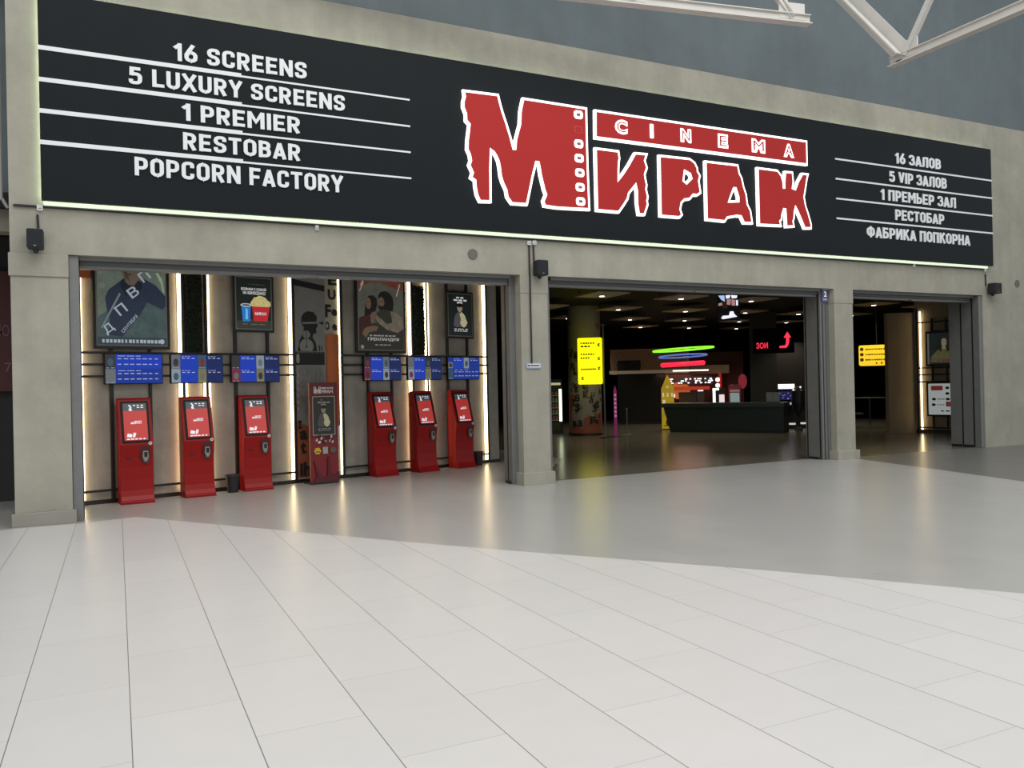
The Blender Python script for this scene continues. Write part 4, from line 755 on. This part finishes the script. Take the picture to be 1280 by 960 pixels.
MB().lathe([(0,1.85),(.08,1.88),(.1,1.95),(.08,2.02),(0,2.05)], (-1.75,.2), 14).build('globe_lamp', mat('globe_amber', (1,.8,.5), .4, emit=2.0, ecol=(1,.6,.3)), t)
B(-1.85,-1.65,.3,.35,1.15,1.45).build('side_screen', mat('side_screen', (.2,.3,.5), .4, emit=1.2, ecol=(.5,.75,1)), t)
B(1.28,1.38,.3,.9,.9,2.0).build('red_post', mat('post_red', (.35,.02,.02), .4, emit=.25, ecol=(.7,.03,.03)), t)
l = bpy.data.lights.new('bar_glow', 'AREA'); l.energy = 25; l.size = 2.0; l.color = (1,.6,.4); lo = bpy.data.objects.new('bar_light', l); COL.objects.link(lo); lo.parent = t; lo.location = (-.2,.3,2.0)
t = rthing('display_fridge', 'small white lit display fridge on the snack bar behind the counter', 'fridge', 899.5, 520, 33.0); B(-.22,.26,0,.5,0,1.40).build('body', mat('fridge_dark', (.03,.03,.03), .4), t, bevel=.02); b_ = MB(); b_.box(-.24,-.14,-.02,0,.7,1.36); b_.box(-.24,.0,-.02,0,1.32,1.40); b_.build('lit_edge', mat('lit_edge', (1,1,1), .4, emit=1.6, ecol=(.95,1,1)), t); B(0,.2,-.02,0,.75,1.15).build('lit_label', mat('lit_label', (.8,.6,.6), .4, emit=.8, ecol=(.9,.8,.8)), t)
t = rthing('drink_dispenser', 'red and pale blue drink dispenser on the right of the snack bar', 'dispenser', 919, 520, 32.0); B(-.22,.22,0,.5,0,1.52).build('body', mat('disp_red', (.25,.03,.04), .4, emit=.12, ecol=(.4,.05,.06)), t, bevel=.02); B(-.17,.17,-.02,0,.75,1.22).build('front_glass', mat('disp_glass', (.3,.45,.45), .3, emit=.35, ecol=(.4,.6,.6)), t); B(-.18,.18,-.03,0,1.26,1.34).build('header', mat('disp_head', (.5,.3,.3), .4, emit=.3), t)
MB().plate(ell(.30,1.65,.16,.28), .1, .16).build('red_lamp', mat('disp_lamp', (.3,.03,.05), .4, emit=.25, ecol=(.6,.05,.08)), t)
# neon rings
def ring(label, cx, cy, rpx, r, col, name, tilt, thick):
    p = at_range(cx, cy, r); rad = rpx*r/FPX; t = thing('neon_ring', label, 'ceiling light', p, face(p.x,p.y), 'coloured neon rings'); b_ = MB(); n, k = 48, 8
    vs = [((rad+thick*math.cos(2*math.pi*j/k))*math.cos(2*math.pi*i/n), (rad+thick*math.cos(2*math.pi*j/k))*math.sin(2*math.pi*i/n), thick*math.sin(2*math.pi*j/k)*1.3) for i in range(n) for j in range(k)]
    b_.add(vs, [(i*k+j, ((i+1)%n)*k+j, ((i+1)%n)*k+(j+1)%k, i*k+(j+1)%k) for i in range(n) for j in range(k)])
    o = b_.build('tube', mat(name, col, .4, emit=1.3, ecol=col), t, smooth=True); o.rotation_euler = tilt
    c_ = MB(); [c_.cyl((rad*math.cos(q),rad*math.sin(q),0),(rad*math.cos(q)*.9,rad*math.sin(q)*.9,4.195-p.z),.004,n=5) for q in (.5,2.6,4.7)]; c_.build('suspension_wire', BLACK, t)
ring('large green neon ring hanging over the counter, topmost of three', 854, 436.5, 36.5, 29.3, (.28,1,.03), 'neon_green', (.08,-.05,0), .022)
ring('blue neon ring hanging over the counter, middle of three', 853.5, 445, 29, 29.3, (.07,.12,.38), 'neon_blue', (-.03,-.035,0), .02)
ring('red neon ring hanging over the counter, lowest of three', 853.5, 455, 25, 29.3, (1,.02,.06), 'neon_red', (.02,-.04,0), .06)
# hanging television
t = rthing('hanging_screen', 'small hanging television with a bright picture high in the lobby', 'television', 914, 480, 24.5, 0); z0 = 1.65+(477-402)*24.5/FPX
B(-.33,.29,0,.07,z0-.02,z0+.74).build('casing', BLACKG, t); MB().cyl((0,.03,z0+.74),(0,.03,4.2),.02,n=8).build('ceiling_mount', BLACK, t); dsp = B(-.31,.27,-.006,0,z0,z0+.72).build('display', mat('tv_black', (.01,.01,.015), .3), t)
a = Art(dsp, -.31, z0, .58, .72, -.006); TVW = mat('tv_white', (.8,.8,.9), .4, emit=1.0, ecol=(.85,.88,1)); TVP = mat('tv_pink', (.5,.25,.25), .4, emit=.6, ecol=(.6,.3,.3)); TVB = mat('tv_blue', (.3,.5,.8), .4, emit=.8, ecol=(.45,.65,1))
a.shape('picture_sky', [(.0,.98),(.3,.98),(.32,.72),(.15,.80)], TVB)
for q in ([(.36,.98),(.60,.98),(.55,.86),(.38,.84)],[(.62,.98),(.93,.95),(.9,.85),(.66,.84)],[(.86,.8),(.95,.8),(.95,.55),(.86,.55)],[(.12,.06),(.22,.02),(.9,.10),(.78,.20),(.5,.16),(.2,.16)],[(.5,.16),(.55,.32),(.72,.32),(.78,.18)]): a.shape('picture_bright', q, TVW)
for q in ([(.42,.82),(.62,.82),(.58,.58),(.40,.6)],[(.64,.80),(.82,.78),(.82,.54),(.64,.56)],[(0,.66),(.18,.7),(.2,.58),(0,.56)]): a.shape('picture_pink', q, TVP)
a.shape('picture_figure', [(.2,.45),(.22,.66),(.32,.74),(.42,.62),(.44,.45)], mat('tv_brown', (.06,.02,.01), .4, emit=.3))
# red LED sign
LEDR = mat('led_red', (1,.05,.06), .4, emit=1.3, ecol=(1,.03,.07))
t = rthing('led_sign', 'dark hanging sign with red glowing letters and a bent red arrow', 'sign', 968, 480, 27.0, 0); u = 27.0/FPX; hz_ = 475.5
zf = lambda y: 1.65+(hz_-y)*u
B(-.62,.62,0,.06,zf(443),zf(413)).build('panel', mat('led_panel', (.005,.005,.006), .9, spec=.1), t); [MB().cyl((x,.03,zf(413)),(x,.03,4.2),.01,n=6).build('hanger', BLACK, t) for x in (-.4,.4)]
link('led_text', text_mesh('ЗОИ', -.52, -.17, zf(437), zf(430), -.01, .01, .01), LEDR, t)
MB().plate([(.18,zf(437)),(.38,zf(437)),(.44,zf(434)),(.47,zf(430)),(.47,zf(425)),(.53,zf(425)),(.42,zf(418)),(.31,zf(425)),(.38,zf(425)),(.38,zf(431)),(.35,zf(434)),(.18,zf(434.5))], -.01, 0).build('led_arrow', LEDR, t)
# arcade machines
def arcade(label, x, r, w_, h_, col, marquee, kick):
    t = rthing('arcade_machine', label, 'arcade machine', x, 536, r, 0, 'arcade machines by the third pillar')
    MB().side([(0,0),(.8,0),(.8,h_),(-.10,h_),(-.10,h_-.22),(.12,h_-.25),(.2,.95),(-.18,.85),(-.18,.75),(0,.68)], -w_/2, w_/2).build('cabinet', mat('arcade_black', (.012,.012,.016), .4), t)
    if marquee: B(-w_*.40,w_*.40,-.12,-.10,h_-.19,h_-.03).build('marquee', mat('marquee_white', (1,1,1), .4, emit=1.5, ecol=(1,.93,.9)), t)
    sc = MB().plate([(-w_*.38,.98),(w_*.38,.98),(w_*.38,h_-.28),(-w_*.38,h_-.28)], .10, .14).build('game_screen', mat('game_'+col[0], col[1], .4, emit=.35, ecol=col[1]), t); a = Art(sc, -w_*.38, .98, w_*.76, h_-1.26, .10); rnd = random.Random(3)
    for i in range(9): x_, z_ = rnd.random()*.85, rnd.random()*.85; a.shape('picture_spot', [(x_,z_),(x_+.12,z_+.03),(x_+.08,z_+.13)], mat('game_spot_'+col[0], col[2], .4, emit=.5, ecol=col[2]))
    cp = B(-w_*.4,w_*.4,-.17,.05,.85,.90).build('control_panel', mat('panel_dark', (.03,.03,.03), .4), t); B(0,w_*.3,-.18,-.17,.82,.90).build('button_light', mat('button_'+col[0], col[2], .4, emit=.9, ecol=col[2]), cp)
    if kick: B(-w_*.42,w_*.42,-.02,0,.13,.19).build('kick_light', mat('kick_light', (.8,.8,.75), .4, emit=.55, ecol=(1,.9,.8)), t)
arcade('arcade machine with a white marquee and blue screen beside the right end of the counter', 984, 29.4, .66, 1.55, ('violet', (.03,.03,.18), (.45,.45,.8)), True, True)
arcade('dark arcade machine with reddish lights partly behind the third pillar guide', 1010, 29.8, .66, 1.30, ('ember', (.03,.012,.012), (.55,.22,.08)), False, True)
t = rthing('game_pedestal', 'tall dark machine on a narrow foot between the two arcade machines', 'arcade machine', 998.5, 538, 28.4); MB().lathe([(0,0),(.14,0),(.12,.05),(.06,.12),(.05,.45),(.17,.62),(.22,.95),(.20,1.3),(.10,1.42),(0,1.44)], n=16).build('housing', mat('arcade_black', (.012,.012,.016), .4), t)
MB().cyl((.08,-.12,1.42),(.08,-.14,1.42),.03,n=8).build('lamp_glint', mat('lamp_glint', (1,1,1), .4, emit=1.0), t); MB().cyl((-.14,-.14,1.33),(-.14,-.16,1.33),.03,n=8).build('lamp_glint', MATS['lamp_glint'], t)  # lamp reflections put in as two small glowing discs
# railing / benches behind the right opening
t = rthing('railing', 'faint metal railing in the dark beyond the right opening', 'railing', 1092, 540, 30.0); b_ = MB(); [b_.cyl((x,0,0),(x,0,1.0),.02,n=6) for x in (-1.1,-.6,-.1,.4,.9)]; b_.build('baluster', mat('rail_grey', (.12,.12,.11), .5), t); b_ = MB(); b_.cyl((-1.1,0,1.0),(.9,0,1.0),.025,n=8); b_.build('handrail', MATS['rail_grey'], t); B(-1.1,-.3,-.3,0,.45,.5).build('bench_seat', MATS['rail_grey'], t); B(-1.05,-1.0,-.3,-.25,0,.45).build('bench_leg', MATS['rail_grey'], t)

# ---------------------------------------------------------------- right bay
TAN = concrete('tan_plaster', (.36,.29,.20), .1, .12)
c0, c1_, c2_ = on_floor(1112, 541.2), on_floor(1148, 540.6), on_floor(1188, 541.8)
def wall_between(name, a_, b_, h, m_, th=.25):
    d = b_-a_; o = B(0, d.length, 0, th, 0, h).build(name, m_); o.location = a_; o.rotation_euler = (0,0,math.atan2(d.y,d.x)); return struct(o)
p0_, p1_ = Vector((c0.x,c0.y,0)), Vector((c1_.x,c1_.y,0)); wall_between('wall_bay', p0_, p1_, 3.6, TAN); 
q1 = Vector((21.55,16.68,0)); q2 = Vector((22.75,12.75,0)); wall_between('wall_side', q1, q2, 4.2, TAN)
dd = (q2-q1); RB = math.atan2(dd.y, dd.x); RU = dd.normalized(); RN = Vector((-RU.y, RU.x, 0))
def sside(x, y):           # distance along the side wall and height for a pixel
    d = ray(x, y); k = (q1-O).dot(RN)/d.dot(RN); P = O+d*k; return (P-q1).dot(RU), P.z
bb = B(-.02, dd.length, -.02, .0, 0, .10).build('baseboard_side', BLACK); bb.location = q1; bb.rotation_euler = (0,0,RB); struct(bb)
t = thing('rail_frame', 'black metal rail frame on the side wall of the right opening', 'wall frame', q1-RN*.003, RB)
s1, s2 = sside(1154,470)[0], 2.6
for y in (402, 459.5, 468, 477, 534.5): z = sside(1172, y)[1]; B(s1-.1, s2, -.07,-.056, z-.02, z+.02).build('rail', BLACK, t)
for x in (1165, 1183): sx = sside(x, 410)[0]; B(sx-.02,sx+.02,-.056,-.0,.12,3.38).build('upright', BLACK, t)
B(s1-.16,s1-.11,-.05,0,.1,3.7).build('upright', BLACK, t)
t = thing('light_strip', 'warm vertical light strip on the side wall of the right opening', 'light strip', q1+RU*s1-RN*.003, RB); B(-.06,-.02,-.02,0,.1,3.6).build('channel', BLACK, t); B(-.058,-.022,-.055,-.02,.1,3.6).build('diffuser', LEDW, t)
a0, za = sside(1159,415); a1_, zb = sside(1159,458)
t = thing('poster', 'framed dark poster of a pale long haired figure in the right opening', 'poster', q1+RU*a0-RN*.075+Vector((0,0,zb)), RB); hh = za-zb; B(0,.95,-.08,-.0,0,hh).build('frame', BLACK, t); p = B(.05,.90,-.085,-.08,.06,hh-.06).build('print', mat('art_deep', (.02,.03,.03), .4, emit=.2, ecol=(.03,.045,.05)), t)
a = Art(p, .05, .06, .85, hh-.12, -.085); a.shape('light_edge', [(.0,.0),(.06,.0),(.06,1),(0,1)], ink('edge_grey', (.3,.3,.28), .2)); om = mat('art_olive', (.16,.15,.07), .5, emit=.25, ecol=(.2,.18,.08), noise=.4, nscale=12)
hd = ink('olive_dark', (.045,.042,.028), .15)
a.shape('hair', [(.26,.30),(.30,.60),(.38,.80),(.48,.90),(.60,.90),(.70,.80),(.76,.60),(.80,.30)], hd); a.shape('robe', [(.10,.05),(.12,.25),(.30,.42),(.46,.50),(.60,.50),(.76,.40),(.92,.24),(.95,.05)], om); a.shape('neck', [(.47,.48),(.60,.48),(.59,.60),(.48,.60)], ink('wan', (.36,.33,.22), .3)); a.shape('face', ell(.54,.70,.10,.13), ink('wan', (.36,.33,.22), .3)); a.shape('hair_lock', [(.40,.40),(.42,.72),(.47,.84),(.45,.60),(.47,.40)], hd); a.shape('hair_lock', [(.62,.40),(.63,.60),(.62,.84),(.69,.70),(.70,.40)], hd); a.dashes('title', .3, .9, .09, .05, ink('rust', (.25,.07,.05), .2), 4)
a0, za = sside(1160.5,477.5); a1_, zb = sside(1161.5,520)
t = thing('notice_board', 'white lit notice board with two red boxes in the right opening', 'notice board', q1+RU*a0-RN*.075+Vector((0,0,zb)), RB); hh = za-zb; B(0,1.05,-.08,0,0,hh).build('frame', BLACK, t); p = B(.05,1.0,-.085,-.08,.05,hh-.05).build('sheet', mat('board_white', (.55,.58,.56), .4, emit=.30, ecol=(.75,.82,.8)), t)
a = Art(p, .05, .05, .95, hh-.1, -.085); br = ink('board_red', (.40,.06,.06), .2); bk = ink('board_black', (.04,.04,.05), 0); bgy = ink('board_grey', (.35,.37,.37), .1)
a.shape('red_box', [(.08,.78),(.42,.78),(.42,.93),(.08,.93)], br); a.shape('red_box', [(.50,.26),(.86,.26),(.86,.42),(.50,.42)], br)
for x, z in ((.55,.86),(.55,.68),(.16,.50),(.56,.50),(.15,.32)): a.shape('pictogram', ell(x,z,.06,.045,8), bk); a.dashes('board_text', x+.1, x+.32, z-.02, .04, bgy, 3, int(z*100))
a.dashes('board_text', .35, .62, .10, .04, bk, 2)
t = rthing('direction_sign', 'glowing amber direction sign with black lines beyond the right opening', 'sign', 1097, 480, 29.0, 0); u = 29.0/FPX; zf = lambda y: 1.65+(469.5-y)*u
MB().plate(rrect(-.54,.62,zf(455),zf(431.5),.06), -.05, .05).build('light_box', mat('sign_amber', (.8,.5,.02), .4, emit=.9, ecol=(1,.62,.02)), t); MB().cyl((0,0,zf(431.5)),(0,0,4.2),.02,n=8).build('hanger', BLACK, t); a = Art(t, 0,0,1,1,-.05)
for k in range(3): z = zf(436+k*6); a.dashes('sign_text', -.35, .25, z-.03, .05, INKY, 9, k); a.shape('sign_symbol', ell(-.45,z,.06,.06,10), INKY)
a.dashes('sign_text', .32, .48, zf(436)-.03, .08, INKY, 2, 4); a.dashes('sign_text', .36, .48, zf(441)-.03, .08, INKY, 2, 5); a.shape('sign_arrow', [(-.05,zf(453)),(.02,zf(453)),(-.015,zf(450.5))], INKY); a.shape('sign_arrow', [(.1,zf(453)),(.17,zf(453)),(.135,zf(450))], INKY)

# ---------------------------------------------------------------- roof trusses
def truss(label, A, B_, nodes, up, depth):
    t = thing('roof_truss', label, 'roof truss', (0,0,0)); A, B_ = Vector(A), Vector(B_); d = (B_-A).normalized(); z = Vector((0,0,1)); side = d.cross(z).normalized()
    m_ = MB(); m_.bar(A, B_, .16, .02); m_.bar(A+z*.075, B_+z*.075, .02, .15); m_.bar(A+z*.15, B_+z*.15, .10, .015); m_.build('bottom_chord', TRUSS, t)
    T0, T1 = A-d*depth*up+z*depth, B_+z*depth; m_ = MB(); m_.bar(T0, T1, .16, .16); m_.build('top_chord', TRUSS, t)
    L_ = (B_-A).length; k = nodes; pts = []
    for s_ in k:
        P = A+d*s_
        for sgn in (-1, 1):
            if s_ == k[0] and sgn < 0: E = A+d*s_-d*depth*up+z*depth
            else: E = P+d*sgn*(k[1]-k[0])/2+z*depth
            m_ = MB(); big = s_ == k[0] and sgn < 0 and up > 0
            if big: m_.bar(P+z*.1, E, .34, .02, side); m_.bar(P+z*.1+side*.16, E+side*.16, .02, .14, side); m_.bar(P+z*.1-side*.16, E-side*.16, .02, .14, side)
            else: m_.bar(P+z*.1, E, .09, .09, side)
            m_.build('diagonal', TRUSS, t)
        m_ = MB(); m_.bar(P-d*.25+z*.2, P+d*.25+z*.2, .03, .28); m_.build('gusset_plate', TRUSS, t)
A = on_y(1113, 84, 10.0); truss('white steel roof truss at the top right with a broad end diagonal', (A.x,A.y,A.z), (A.x,A.y-16,A.z), [.3,3.1,5.9,8.7,11.5,14.3], .75, 2.2)
A = on_floor(1012, 31, 7.75); Bq = on_floor(760, 3, 7.75); dq = (Bq-A).normalized(); Bq = A+dq*16; truss('white steel roof truss at the top edge above the sign, running left', (A.x,A.y,A.z), (Bq.x,Bq.y,Bq.z), [.35,3.3,6.25,9.2,12.15], -.6, 1.8)
